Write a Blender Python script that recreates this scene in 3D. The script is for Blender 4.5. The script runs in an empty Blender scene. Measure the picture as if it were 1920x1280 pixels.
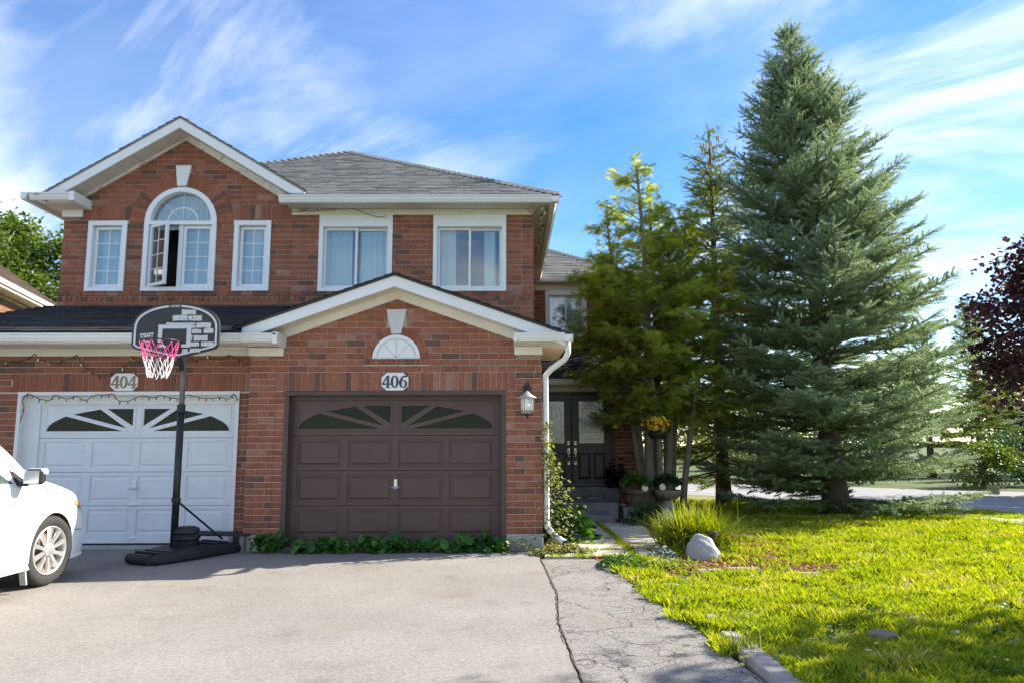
import bpy, bmesh, math, random
import numpy as np
from mathutils import Vector, Matrix
from mathutils.geometry import tessellate_polygon
random.seed(7); RNG = np.random.default_rng(11)
R = math.radians
scene = bpy.context.scene
# ------------------------------------------------------------------ camera
F_PX, PITCH, YAW, ROLL = 1420.0, R(7.82), R(0.4), R(0.19)
CAM = Vector((0, 0, 1.4))
fw = Vector((math.sin(YAW)*math.cos(PITCH), math.cos(YAW)*math.cos(PITCH), math.sin(PITCH)))
r0 = Vector((math.cos(YAW), -math.sin(YAW), 0)); u0 = r0.cross(fw)
cr = r0*math.cos(ROLL) - u0*math.sin(ROLL); cu = u0*math.cos(ROLL) + r0*math.sin(ROLL)
cam = bpy.data.cameras.new('camera'); camo = bpy.data.objects.new('camera', cam)
scene.collection.objects.link(camo); scene.camera = camo
cam.sensor_width = 36; cam.lens = F_PX/1920*36; cam.clip_end = 3000; cam.clip_start = .05
camo.matrix_world = Matrix(((cr.x, cu.x, -fw.x, CAM.x), (cr.y, cu.y, -fw.y, CAM.y), (cr.z, cu.z, -fw.z, CAM.z), (0, 0, 0, 1)))
def P(px, py, Y):                      # pixel of the photograph -> point on the plane y = Y
    d = fw*F_PX + cr*(px-960) - cu*(py-640); return CAM + d*(Y/d.y)
def G(px, py, Z=0.0):                  # pixel -> point on the ground
    d = fw*F_PX + cr*(px-960) - cu*(py-640); return CAM + d*((Z-CAM.z)/d.z)
# ------------------------------------------------------------------ sky, sun, exposure
SUN_TO = Vector((1.5, .62, 1.02)).normalized()
EL = math.asin(SUN_TO.z); AZ = math.atan2(SUN_TO.x, SUN_TO.y)
world = bpy.data.worlds.new('World'); scene.world = world; world.use_nodes = True
wn, wl = world.node_tree.nodes, world.node_tree.links; wn.clear()
def N(t, **k):
    n = wn.new(t)
    for a, b in k.items(): setattr(n, a, b)
    return n
sky = N('ShaderNodeTexSky', sky_type='NISHITA', sun_disc=False, sun_elevation=EL, sun_rotation=AZ)
sky.altitude = 200; sky.air_density = 1.0; sky.dust_density = .05; sky.ozone_density = 2.4
tc = N('ShaderNodeTexCoord'); sep = N('ShaderNodeSeparateXYZ'); wl.new(tc.outputs['Generated'], sep.inputs[0])
zz = N('ShaderNodeMath', operation='MAXIMUM'); wl.new(sep.outputs[2], zz.inputs[0]); zz.inputs[1].default_value = 0
za = N('ShaderNodeMath', operation='ADD'); wl.new(zz.outputs[0], za.inputs[0]); za.inputs[1].default_value = .30
dx = N('ShaderNodeMath', operation='DIVIDE'); wl.new(sep.outputs[0], dx.inputs[0]); wl.new(za.outputs[0], dx.inputs[1])
dy = N('ShaderNodeMath', operation='DIVIDE'); wl.new(sep.outputs[1], dy.inputs[0]); wl.new(za.outputs[0], dy.inputs[1])
cmb = N('ShaderNodeCombineXYZ'); wl.new(dx.outputs[0], cmb.inputs[0]); wl.new(dy.outputs[0], cmb.inputs[1])
def cloud_layer(loc, rot, sc, scale, lo, hi, dist=.6, rough=.62):
    mp = N('ShaderNodeMapping', vector_type='TEXTURE'); wl.new(cmb.outputs[0], mp.inputs[0])
    mp.inputs['Location'].default_value = loc; mp.inputs['Rotation'].default_value = (0, 0, rot); mp.inputs['Scale'].default_value = sc
    no = N('ShaderNodeTexNoise'); wl.new(mp.outputs[0], no.inputs['Vector'])
    no.inputs['Scale'].default_value = scale; no.inputs['Detail'].default_value = 9; no.inputs['Roughness'].default_value = rough; no.inputs['Distortion'].default_value = dist
    mr = N('ShaderNodeMapRange', interpolation_type='SMOOTHSTEP'); wl.new(no.outputs[0], mr.inputs[0])
    mr.inputs[1].default_value = lo; mr.inputs[2].default_value = hi
    return mr.outputs[0]
big = cloud_layer((10.49, 6.21, 0), 0, (1, 1, 1), .9, .36, .62, .2, .5)
wisp = cloud_layer((.3, 1.1, 0), R(-36), (2.0, .75, 1), 2.4, .33, .70, .5, .62)
mul = N('ShaderNodeMath', operation='MULTIPLY'); wl.new(big, mul.inputs[0]); wl.new(wisp, mul.inputs[1])
thin = cloud_layer((3.1, .7, 0), R(-30), (1.5, .8, 1), 1.4, .36, .80, .4, .6)
th2 = N('ShaderNodeMath', operation='MULTIPLY'); wl.new(thin, th2.inputs[0]); th2.inputs[1].default_value = .16
mx = N('ShaderNodeMath', operation='MAXIMUM'); wl.new(mul.outputs[0], mx.inputs[0]); wl.new(th2.outputs[0], mx.inputs[1])
cl = N('ShaderNodeMath', operation='MULTIPLY', use_clamp=True); wl.new(mx.outputs[0], cl.inputs[0]); cl.inputs[1].default_value = .95
SKY_S = .088
hs = N('ShaderNodeHueSaturation'); wl.new(sky.outputs[0], hs.inputs['Color']); hs.inputs['Saturation'].default_value = 1.30; hs.inputs['Hue'].default_value = .507; hs.inputs['Value'].default_value = 1.0
mixc = N('ShaderNodeMix', data_type='RGBA'); wl.new(cl.outputs[0], mixc.inputs[0]); wl.new(hs.outputs[0], mixc.inputs[6]); mixc.inputs[7].default_value = (7.0, 6.95, 6.9, 1)
bg = N('ShaderNodeBackground'); wl.new(mixc.outputs[2], bg.inputs[0]); bg.inputs[1].default_value = SKY_S
wo = N('ShaderNodeOutputWorld'); wl.new(bg.outputs[0], wo.inputs[0])
sun = bpy.data.lights.new('sun', 'SUN'); suno = bpy.data.objects.new('sun', sun); scene.collection.objects.link(suno)
sun.energy = 4.4; sun.angle = R(.53); sun.color = (1, .93, .80)
suno.rotation_euler = (-SUN_TO).to_track_quat('-Z', 'Y').to_euler(); suno.location = (20, 10, 20)
scene.view_settings.view_transform = 'Standard'; scene.view_settings.look = 'None'
scene.view_settings.exposure = 1.55; scene.view_settings.gamma = 1
scene.render.engine = 'CYCLES'
scene.cycles.max_bounces = 8; scene.cycles.transparent_max_bounces = 16
# ------------------------------------------------------------------ materials
MATS = {}
def newmat(name):
    m = bpy.data.materials.new(name); m.use_nodes = True; nt = m.node_tree
    return m, nt.nodes, nt.links, nt.nodes['Principled BSDF']
def ramp(nodes, stops):
    r = nodes.new('ShaderNodeValToRGB'); e = r.color_ramp.elements
    while len(e) < len(stops): e.new(.5)
    for i, (p, c) in enumerate(stops): e[i].position = p; e[i].color = (*c, 1)
    return r
def M(name, col, rough=.6, var=.12, scale=5, bump=0, bscale=80, metal=0, spec=.4, speck=0, sscale=150, speckcol=None):
    if name in MATS: return MATS[name]
    m, n, l, b = newmat(name); t = n.new('ShaderNodeTexCoord')
    no = n.new('ShaderNodeTexNoise'); no.inputs['Scale'].default_value = scale; no.inputs['Detail'].default_value = 6; no.inputs['Roughness'].default_value = .65
    l.new(t.outputs['Object'], no.inputs['Vector'])
    r = ramp(n, [(.3, [c*(1-var) for c in col]), (.7, [min(1, c*(1+var)) for c in col])]); l.new(no.outputs[0], r.inputs[0]); out = r.outputs[0]
    if speck:
        s = n.new('ShaderNodeTexNoise'); s.inputs['Scale'].default_value = sscale; s.inputs['Detail'].default_value = 3; l.new(t.outputs['Object'], s.inputs['Vector'])
        mr = n.new('ShaderNodeMapRange'); l.new(s.outputs[0], mr.inputs[0]); mr.inputs[1].default_value = .55; mr.inputs[2].default_value = .68
        k = n.new('ShaderNodeMath'); k.operation = 'MULTIPLY'; l.new(mr.outputs[0], k.inputs[0]); k.inputs[1].default_value = speck
        mi = n.new('ShaderNodeMix'); mi.data_type = 'RGBA'; l.new(k.outputs[0], mi.inputs[0]); l.new(out, mi.inputs[6]); mi.inputs[7].default_value = (*(speckcol or [c*.35 for c in col]), 1); out = mi.outputs[2]
    l.new(out, b.inputs['Base Color']); b.inputs['Roughness'].default_value = rough; b.inputs['Metallic'].default_value = metal; b.inputs['Specular IOR Level'].default_value = spec
    if bump:
        bn = n.new('ShaderNodeTexNoise'); bn.inputs['Scale'].default_value = bscale; bn.inputs['Detail'].default_value = 4; l.new(t.outputs['Object'], bn.inputs['Vector'])
        bu = n.new('ShaderNodeBump'); bu.inputs['Strength'].default_value = bump; bu.inputs['Distance'].default_value = .01; l.new(bn.outputs[0], bu.inputs['Height']); l.new(bu.outputs[0], b.inputs['Normal'])
    MATS[name] = m; return m
BR = [(0.0, (.150, .085, .064)), (.08, (.170, .092, .068)), (.14, (.260, .100, .062)), (.45, (.310, .114, .068)), (.75, (.350, .135, .078)), (.90, (.290, .102, .070)), (.95, (.330, .160, .115)), (1, (.37, .215, .165))]
def brickmat(name, single):
    m, n, l, b = newmat(name); t = n.new('ShaderNodeTexCoord')
    g = n.new('ShaderNodeNewGeometry')
    if single: a = n.new('ShaderNodeObjectInfo'); o = a.outputs['Random']
    else: a = n.new('ShaderNodeAttribute'); a.attribute_name = 'rnd'; o = a.outputs['Fac']
    r = ramp(n, BR); l.new(o, r.inputs[0])
    no = n.new('ShaderNodeTexNoise'); no.inputs['Scale'].default_value = 26; no.inputs['Detail'].default_value = 6; no.inputs['Roughness'].default_value = .7; l.new(g.outputs['Position'], no.inputs['Vector'])
    mr = n.new('ShaderNodeMapRange'); l.new(no.outputs[0], mr.inputs[0]); mr.inputs[1].default_value = .3; mr.inputs[2].default_value = .75; mr.inputs[3].default_value = .66; mr.inputs[4].default_value = 1.30
    mm = n.new('ShaderNodeMix'); mm.data_type = 'RGBA'; mm.blend_type = 'MULTIPLY'; mm.inputs[0].default_value = 1; l.new(r.outputs[0], mm.inputs[6]); l.new(mr.outputs[0], mm.inputs[7])
    # pale lime smears on some bricks
    s = n.new('ShaderNodeTexNoise'); s.inputs['Scale'].default_value = 55; s.inputs['Detail'].default_value = 4; l.new(g.outputs['Position'], s.inputs['Vector'])
    q = n.new('ShaderNodeMapRange'); l.new(s.outputs[0], q.inputs[0]); q.inputs[1].default_value = .60; q.inputs[2].default_value = .72; q.inputs[4].default_value = .42
    s2 = n.new('ShaderNodeTexNoise'); s2.inputs['Scale'].default_value = 5; s2.inputs['Detail'].default_value = 2; l.new(g.outputs['Position'], s2.inputs['Vector'])
    q2 = n.new('ShaderNodeMapRange'); l.new(s2.outputs[0], q2.inputs[0]); q2.inputs[1].default_value = .45; q2.inputs[2].default_value = .65
    qq = n.new('ShaderNodeMath'); qq.operation = 'MULTIPLY'; l.new(q.outputs[0], qq.inputs[0]); l.new(q2.outputs[0], qq.inputs[1])
    m2 = n.new('ShaderNodeMix'); m2.data_type = 'RGBA'; l.new(qq.outputs[0], m2.inputs[0]); l.new(mm.outputs[2], m2.inputs[6]); m2.inputs[7].default_value = (.46, .34, .28, 1)
    l.new(m2.outputs[2], b.inputs['Base Color']); b.inputs['Roughness'].default_value = .88; b.inputs['Specular IOR Level'].default_value = .2
    bu = n.new('ShaderNodeBump'); bu.inputs['Strength'].default_value = .5; bu.inputs['Distance'].default_value = .006; l.new(s.outputs[0], bu.inputs['Height']); l.new(bu.outputs[0], b.inputs['Normal'])
    MATS[name] = m; return m
brickmat('brick_single', True); brickmat('brick_many', False)
def rampmat(name, stops, rough=.7, trans=0, spec=.3, speck=0, sscale=40):
    m, n, l, b = newmat(name); a = n.new('ShaderNodeAttribute'); a.attribute_name = 'rnd'
    r = ramp(n, stops); l.new(a.outputs['Fac'], r.inputs[0]); col = r.outputs[0]
    if speck:
        g = n.new('ShaderNodeNewGeometry'); s = n.new('ShaderNodeTexNoise'); s.inputs['Scale'].default_value = sscale; s.inputs['Detail'].default_value = 5; l.new(g.outputs['Position'], s.inputs['Vector'])
        mr = n.new('ShaderNodeMapRange'); l.new(s.outputs[0], mr.inputs[0]); mr.inputs[1].default_value = .3; mr.inputs[2].default_value = .7; mr.inputs[3].default_value = 1-speck; mr.inputs[4].default_value = 1+speck
        mm = n.new('ShaderNodeMix'); mm.data_type = 'RGBA'; mm.blend_type = 'MULTIPLY'; mm.inputs[0].default_value = 1; l.new(col, mm.inputs[6]); l.new(mr.outputs[0], mm.inputs[7]); col = mm.outputs[2]
    l.new(col, b.inputs['Base Color']); b.inputs['Roughness'].default_value = rough; b.inputs['Specular IOR Level'].default_value = spec
    if trans:
        t = n.new('ShaderNodeBsdfTranslucent'); hs = n.new('ShaderNodeHueSaturation'); hs.inputs['Hue'].default_value = .485; hs.inputs['Saturation'].default_value = 1.15; hs.inputs['Value'].default_value = 1.5
        l.new(col, hs.inputs['Color']); l.new(hs.outputs[0], t.inputs[0]); mi = n.new('ShaderNodeMixShader'); mi.inputs[0].default_value = trans
        l.new(b.outputs[0], mi.inputs[1]); l.new(t.outputs[0], mi.inputs[2]); l.new(mi.outputs[0], n['Material Output'].inputs[0])
    MATS[name] = m; return m
def glassmat(name, refl=.22, tint=(.82, .88, .88), rough=.01):
    m, n, l, b = newmat(name); n.remove(b); g = n.new('ShaderNodeBsdfGlossy'); g.inputs['Roughness'].default_value = rough; g.inputs[0].default_value = (.95, .97, 1, 1)
    t = n.new('ShaderNodeBsdfTransparent'); t.inputs[0].default_value = (*tint, 1)
    lw = n.new('ShaderNodeLayerWeight'); lw.inputs[0].default_value = .5; pw = n.new('ShaderNodeMath'); pw.operation = 'POWER'; l.new(lw.outputs['Facing'], pw.inputs[0]); pw.inputs[1].default_value = 5; mr = n.new('ShaderNodeMapRange'); l.new(pw.outputs[0], mr.inputs[0]); mr.inputs[3].default_value = refl
    mi = n.new('ShaderNodeMixShader'); l.new(mr.outputs[0], mi.inputs[0]); l.new(t.outputs[0], mi.inputs[1]); l.new(g.outputs[0], mi.inputs[2]); l.new(mi.outputs[0], n['Material Output'].inputs[0])
    MATS[name] = m; return m
M('mortar', (.56, .47, .40), .95, .12, 12, .3)
M('trim', (.78, .78, .76), .45, .04, 3)
M('cream', (.76, .72, .62), .5, .06, 3)
M('soffit', (.70, .67, .60), .55, .05, 3)
M('vinyl', (.82, .83, .84), .35, .03, 3)
M('peeling', (.74, .71, .64), .7, .12, 6, .4, 60, speck=.9, sscale=9, speckcol=(.46, .36, .22))
M('stone', (.60, .60, .60), .8, .06, 8, .2, 90)
M('concrete', (.42, .41, .39), .9, .2, 4, .4, 60, speck=.3, sscale=60)
M('concrete_dark', (.20, .19, .175), .9, .25, 5, .4, 60)
M('slab', (.46, .43, .40), .9, .15, 3, .35, 90, speck=.25, sscale=120)
M('brown_paint', (.098, .057, .047), .48, .10, 4, .05, 40)
M('brown_trim', (.085, .055, .048), .5, .15, 4, .1, 30)
M('white_paint', (.74, .75, .77), .5, .05, 3, .05, 30, speck=.15, sscale=14, speckcol=(.55, .55, .54))
M('front_door', (.040, .027, .026), .4, .08, 3)
M('metal', (.62, .62, .63), .3, .1, 8, metal=1)
M('brass', (.55, .46, .27), .35, .1, 8, metal=1)
M('black_plastic', (.018, .018, .019), .5, .3, 8, .15, 50)
M('black_metal', (.022, .022, .023), .4, .25, 10, .05, 40)
M('grey_metal', (.38, .39, .39), .5, .15, 10)
M('board_black', (.030, .030, .031), .45, .1, 4)
M('print_grey', (.56, .58, .57), .55, .12, 30, speck=.6, sscale=70, speckcol=(.04, .04, .04))
M('print_plain', (.58, .60, .59), .5, .05, 10)
M('pole_grey', (.14, .145, .145), .4, .3, 6); M('white', (.8, .8, .8), .5, .03, 5)
M('digit_dark', (.055, .055, .050), .45, .2, 20)
M('digit_brass', (.28, .20, .09), .4, .5, 9, speck=.6, sscale=18, speckcol=(.10, .09, .07))
M('pink', (.75, .08, .26), .7, .2, 30)
M('rubber', (.030, .029, .028), .85, .2, 20)
M('alloy', (.66, .66, .66), .3, .05, 8, metal=.7)
M('alloy_inner', (.20, .14, .08), .5, .3, 10, metal=.5)
M('car_white', (.82, .82, .82), .22, .01, 2, spec=.6)
M('amber', (.75, .30, .04), .3, .1, 5)
M('bark', (.105, .080, .062), .95, .3, 9, .8, 25)
M('cedar_bark', (.21, .165, .13), .95, .3, 7, .8, 18)
M('wood_barrel', (.13, .085, .055), .8, .25, 8, .3, 30)
M('urn', (.24, .20, .14), .85, .25, 8, .4, 40)
M('mulch_ground', (.12, .05, .03), .95, .4, 14, .8, 60)
M('soil', (.085, .062, .045), .95, .35, 6, .6, 40)
M('boulder', (.36, .36, .37), .9, .15, 6, .9, 30, speck=.35, sscale=60)
M('paver', (.33, .29, .27), .9, .2, 7, .4, 60)
M('sidewalk_c', (.50, .48, .45), .9, .1, 2, .2, 60)
M('road_c', (.27, .265, .265), .9, .10, 1.2, .2, 60)
M('line_white', (.72, .72, .70), .8, .1, 6)
M('ground_c', (.075, .105, .022), .95, .35, .7, .4, 8)
M('wire', (.03, .05, .03), .5, .1, 8)
M('wire_brown', (.10, .085, .065), .5, .1, 8)
M('curtain', (.80, .80, .78), .9, .04, 3)
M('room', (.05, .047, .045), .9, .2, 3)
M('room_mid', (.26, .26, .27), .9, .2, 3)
M('litter', (.75, .76, .78), .7, .1, 20)
M('yellow_sign', (.34, .31, .16), .7, .3, 20)
M('interior_pale', (.42, .40, .36), .8, .1, 4)
for nm, c in (('bulb_red', (.5, .04, .03)), ('bulb_green', (.02, .22, .10)), ('bulb_yellow', (.6, .42, .03)), ('bulb_blue', (.03, .06, .25)), ('bulb_orange', (.6, .2, .03)), ('bulb_clear', (.72, .70, .66))): M(nm, c, .25, .1, 8, spec=.6)
glassmat('glass', .11); glassmat('glass_dark', .012, (.55, .60, .62)); glassmat('glass_car', .14, (.30, .34, .34)); glassmat('glass_door', .10, (.55, .55, .50), .18); glassmat('glass_lamp', .25, (.90, .88, .85), .25)
SH = lambda k, w: [(0, tuple(c*.78*k for c in w)), (.4, tuple(c*.95*k for c in w)), (.75, tuple(c*1.05*k for c in w)), (1, tuple(c*1.22*k for c in w))]
rampmat('shingle_grey', SH(1, (.170, .168, .164)), .92, speck=.3, sscale=45)
rampmat('shingle_dark', SH(1, (.030, .031, .034)), .9, speck=.3, sscale=30)
rampmat('shingle_brown', SH(1, (.085, .056, .045)), .92, speck=.25, sscale=30)
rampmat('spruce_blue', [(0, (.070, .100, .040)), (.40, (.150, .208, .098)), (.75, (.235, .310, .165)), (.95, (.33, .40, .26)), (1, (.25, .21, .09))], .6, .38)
rampmat('spruce_green', [(0, (.075, .105, .030)), (.6, (.150, .200, .050)), (.93, (.23, .27, .07)), (1, (.28, .20, .10))], .6, .38)
rampmat('cedar_leaf', [(0, (.14, .19, .038)), (.45, (.245, .310, .055)), (.78, (.33, .375, .066)), (.92, (.46, .45, .070)), (1, (.50, .47, .09))], .6, .62)
rampmat('maple_leaf', [(0, (.040, .022, .020)), (.6, (.080, .038, .034)), (.9, (.15, .055, .042)), (1, (.32, .11, .05))], .45, .3)
rampmat('green_leaf', [(0, (.045, .085, .016)), (.55, (.105, .165, .028)), (1, (.20, .25, .055))], .45, .35)
rampmat('weed_leaf', [(0, (.030, .095, .018)), (.6, (.055, .155, .026)), (1, (.10, .22, .045))], .5, .3)
rampmat('ivy_leaf', [(0, (.12, .17, .03)), (.6, (.24, .27, .06)), (1, (.42, .40, .20))], .5, .35)
rampmat('grass_blade', [(0, (.115, .180, .022)), (.40, (.230, .310, .030)), (.72, (.320, .370, .040)), (.90, (.40, .38, .08)), (1, (.48, .41, .18))], .7, .48)
rampmat('lily_blade', [(0, (.12, .18, .015)), (.6, (.21, .27, .025)), (1, (.31, .33, .05))], .5, .42)
rampmat('hosta_leaf', [(0, (.020, .060, .025)), (1, (.05, .12, .04))], .5, .25)
rampmat('mum', [(0, (.55, .27, .01)), (.6, (.72, .42, .015)), (1, (.80, .55, .05))], .7, .2)
rampmat('chips', [(0, (.16, .05, .025)), (.6, (.33, .11, .05)), (1, (.50, .26, .15))], .9)
rampmat('purple_leaf', [(0, (.02, .012, .02)), (1, (.06, .03, .05))], .5, .2)
rampmat('silver_leaf', [(0, (.16, .21, .19)), (1, (.32, .38, .35))], .7, .2)
# ------------------------------------------------------------------ objects
COL = scene.collection
def props(o, label=None, cat=None, group=None, kind=None):
    if label: o['label'] = label
    if cat: o['category'] = cat
    if group: o['group'] = group
    if kind: o['kind'] = kind
    return o
def thing(name, loc, label, cat, group=None):
    o = bpy.data.objects.new(name, None); COL.objects.link(o); o.location = loc; o.empty_display_size = .2
    return props(o, label, cat, group)
def org(o):                             # world origin of an object (nothing above a thing is rotated)
    v = Vector((0, 0, 0))
    while o is not None: v += Vector(o.location); o = o.parent
    return v
def fast_mesh(name, V, Fc, k, rnd=None):
    """V (n,3), Fc (m,k) arrays"""
    me = bpy.data.meshes.new(name); V = np.asarray(V, np.float32); Fc = np.asarray(Fc, np.int32)
    me.vertices.add(len(V)); me.vertices.foreach_set('co', V.ravel())
    me.loops.add(Fc.size); me.loops.foreach_set('vertex_index', Fc.ravel())
    me.polygons.add(len(Fc)); me.polygons.foreach_set('loop_start', np.arange(0, Fc.size, k, dtype=np.int32))
    try: me.polygons.foreach_set('loop_total', np.full(len(Fc), k, np.int32))
    except Exception: pass
    if rnd is not None:
        a = me.attributes.new('rnd', 'FLOAT', 'POINT'); a.data.foreach_set('value', np.asarray(rnd, np.float32))
    me.update(calc_edges=True); me.validate(); return me
class MB:
    def __init__(s): s.v = []; s.f = []; s.r = []; s.cur = 0.5
    def add(s, vs, fs):
        b = len(s.v); s.v += [tuple(v) for v in vs]; s.f += [tuple(b+i for i in f) for f in fs]; s.r += [s.cur]*len(vs); return s
    def box(s, x0, x1, y0, y1, z0, z1):
        return s.add([(x0, y0, z0), (x1, y0, z0), (x1, y1, z0), (x0, y1, z0), (x0, y0, z1), (x1, y0, z1), (x1, y1, z1), (x0, y1, z1)],
                     [(0, 3, 2, 1), (4, 5, 6, 7), (0, 1, 5, 4), (1, 2, 6, 5), (2, 3, 7, 6), (3, 0, 4, 7)])
    def cbox(s, c, sz, m=None):
        h = [a/2 for a in sz]; vs = [Vector((x, y, z)) for z in (-h[2], h[2]) for x, y in ((-h[0], -h[1]), (h[0], -h[1]), (h[0], h[1]), (-h[0], h[1]))]
        vs = [Vector(c) + (m @ v if m else v) for v in vs]
        return s.add(vs, [(0, 3, 2, 1), (4, 5, 6, 7), (0, 1, 5, 4), (1, 2, 6, 5), (2, 3, 7, 6), (3, 0, 4, 7)])
    def bar(s, a, b, w, h, up=(0, 0, 1)):
        a = Vector(a); b = Vector(b); d = b-a; L = d.length; d.normalize(); x = d.cross(Vector(up))
        if x.length < 1e-4: x = Vector((1, 0, 0))
        x.normalize(); z = x.cross(d); return s.cbox((a+b)/2, (w, L, h), Matrix((x, d, z)).transposed())
    def xz(s, outer, y0, y1, holes=()):                    # plate in the XZ plane, real holes, from y0 (front) to y1
        loops = [list(outer)] + [list(h) for h in holes]; flat = [p for L in loops for p in L]; n = len(flat)
        tris = tessellate_polygon([[Vector((p[0], p[1], 0)) for p in L] for L in loops])
        vs = [(p[0], y0, p[1]) for p in flat] + [(p[0], y1, p[1]) for p in flat]; fs = []
        for a, b, c in tris:
            A, B, C = (Vector((*flat[i], 0)) for i in (a, b, c))
            if (B-A).cross(C-A).z < 0: b, c = c, b
            fs.append((a, b, c)); fs.append((a+n, c+n, b+n))
        k = 0
        for L in loops:
            m = len(L)
            for i in range(m): j = (i+1) % m; fs.append((k+i, k+j, k+j+n, k+i+n))
            k += m
        return s.add(vs, fs)
    def poly(s, pts): return s.add(pts, [tuple(range(len(pts)))])
    def slab(s, pts, t):                                    # convex polygon in space, thickened by t along -normal
        p = [Vector(q) for q in pts]; nrm = (p[1]-p[0]).cross(p[2]-p[0]).normalized(); n = len(p)
        return s.add(p + [q - nrm*t for q in p], [tuple(range(n)), tuple(range(2*n-1, n-1, -1))] + [(i, i+n, (i+1) % n+n, (i+1) % n) for i in range(n)])
    def tube(s, path, rad, n=8, cap=True):
        path = [Vector(p) for p in path]; m = len(path); rad = rad if isinstance(rad, (list, tuple)) else [rad]*m
        vs = []; prev = None
        for i, p in enumerate(path):
            d = (path[min(i+1, m-1)] - path[max(i-1, 0)])
            d = d.normalized() if d.length > 1e-9 else Vector((0, 0, 1))
            if prev is None: x = d.orthogonal().normalized()
            else:
                x = prev - d*prev.dot(d); x = x.normalized() if x.length > 1e-6 else d.orthogonal().normalized()
            prev = x; y = d.cross(x)
            for k in range(n): a = 2*math.pi*k/n; vs.append(p + (x*math.cos(a) + y*math.sin(a))*rad[i])
        fs = [(i*n+k, i*n+(k+1) % n, (i+1)*n+(k+1) % n, (i+1)*n+k) for i in range(m-1) for k in range(n)]
        if cap: fs += [tuple(range(n-1, -1, -1)), tuple((m-1)*n+k for k in range(n))]
        return s.add(vs, fs)
    def lathe(s, prof, c, n=20):                            # prof: (r, z)
        vs = [(c[0]+r*math.cos(2*math.pi*k/n), c[1]+r*math.sin(2*math.pi*k/n), c[2]+z) for r, z in prof for k in range(n)]; m = len(prof)
        return s.add(vs, [(i*n+k, i*n+(k+1) % n, (i+1)*n+(k+1) % n, (i+1)*n+k) for i in range(m-1) for k in range(n)] + [tuple(range(n-1, -1, -1)), tuple((m-1)*n+k for k in range(n))])
    def build(s, name, mat, parent=None, smooth=False, kind=None, attr=False, bevel=0, label=None):
        o0 = org(parent); me = bpy.data.meshes.new(name); me.from_pydata([(v[0]-o0.x, v[1]-o0.y, v[2]-o0.z) for v in s.v], [], s.f)
        if attr: a = me.attributes.new('rnd', 'FLOAT', 'POINT'); a.data.foreach_set('value', s.r)
        me.materials.append(MATS[mat]); me.update()
        if smooth: me.polygons.foreach_set('use_smooth', [True]*len(me.polygons))
        o = bpy.data.objects.new(name, me); COL.objects.link(o); o.parent = parent
        if bevel:
            b = o.modifiers.new('bevel', 'BEVEL'); b.width = bevel; b.segments = 1; b.limit_method = 'ANGLE'; b.angle_limit = R(40)
        if kind: o['kind'] = kind
        if label: o['label'] = label
        return o
def npobj(name, V, Fc, k, rnd, mat, parent=None, kind=None):
    o0 = org(parent); me = fast_mesh(name, np.asarray(V) - np.array(o0), Fc, k, rnd); me.materials.append(MATS[mat])
    o = bpy.data.objects.new(name, me); COL.objects.link(o); o.parent = parent
    if kind: o['kind'] = kind
    return o
def arc(cx, cz, r, a0, a1, n): return [(cx+r*math.cos(R(a0+(a1-a0)*i/n)), cz+r*math.sin(R(a0+(a1-a0)*i/n))) for i in range(n+1)]
def rect(x0, x1, z0, z1): return [(x0, z0), (x1, z0), (x1, z1), (x0, z1)]
# ---- bricks
def interval(poly, v):                   # convex polygon cut by a horizontal line -> (u0, u1)
    xs = []
    for i in range(len(poly)):
        (x0, y0), (x1, y1) = poly[i], poly[(i+1) % len(poly)]
        if (y0-v)*(y1-v) <= 0 and y0 != y1: xs.append(x0+(x1-x0)*(v-y0)/(y1-y0))
    return (min(xs), max(xs)) if len(xs) >= 2 else None
BL, BH, JT = .267, .0889, .010
def lay(outline, cuts=(), off=0, stack=False, z0=None, z1=None, bl=BL, bh=BH):
    """list of brick fronts (four corners in facade x,z). outline: convex polygon; cuts: convex polygons left free"""
    out = []; z0 = min(p[1] for p in outline) if z0 is None else z0; z1 = max(p[1] for p in outline) if z1 is None else z1
    k = 0; z = z0
    while z + .3*bh < z1:
        a, b = z+JT/2, min(z+bh, z1)-JT/2; e = 1e-4
        ia, ib = interval(outline, a+e), interval(outline, b-e)
        if ia is None: ia = ib
        if ib is None and ia: mid = (ia[0]+ia[1])/2; ib = (mid, mid)
        if ia:
            segs = [((ia[0], ib[0]), (ia[1], ib[1]))]
            for c in cuts:
                ca, cb = interval(c, a+e), interval(c, b-e)
                if not ca and not cb: continue
                if not ca: ca = cb
                if not cb: mid = (ca[0]+ca[1])/2; cb = (mid, mid)
                ns = []
                for L, Rr in segs:
                    if ca[1] <= L[0] or ca[0] >= Rr[0]: ns.append((L, Rr)); continue
                    ns.append((L, (ca[0]-JT/2, cb[0]-JT/2))); ns.append(((ca[1]+JT/2, cb[1]+JT/2), Rr))
                segs = ns
            sh = off + (0 if stack or k % 2 == 0 else bl/2)
            for L, Rr in segs:
                if Rr[0]-L[0] < .02 and Rr[1]-L[1] < .02: continue
                j = math.floor((min(L)-sh)/bl)
                while sh+j*bl < max(Rr):
                    xa, xb = sh+j*bl+JT/2, sh+(j+1)*bl-JT/2; j += 1
                    q = [(max(xa, L[0]), a), (min(xb, Rr[0]), a), (min(xb, Rr[1]), b), (max(xa, L[1]), b)]
                    w0, w1 = q[1][0]-q[0][0], q[2][0]-q[3][0]
                    if max(w0, w1) < .02: continue
                    if w0 < 0: m = (q[0][0]+q[1][0])/2; q[0] = (m, a); q[1] = (m, a)
                    if w1 < 0: m = (q[2][0]+q[3][0])/2; q[2] = (m, b); q[3] = (m, b)
                    out.append(q)
        z += bh; k += 1
    return out
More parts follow.
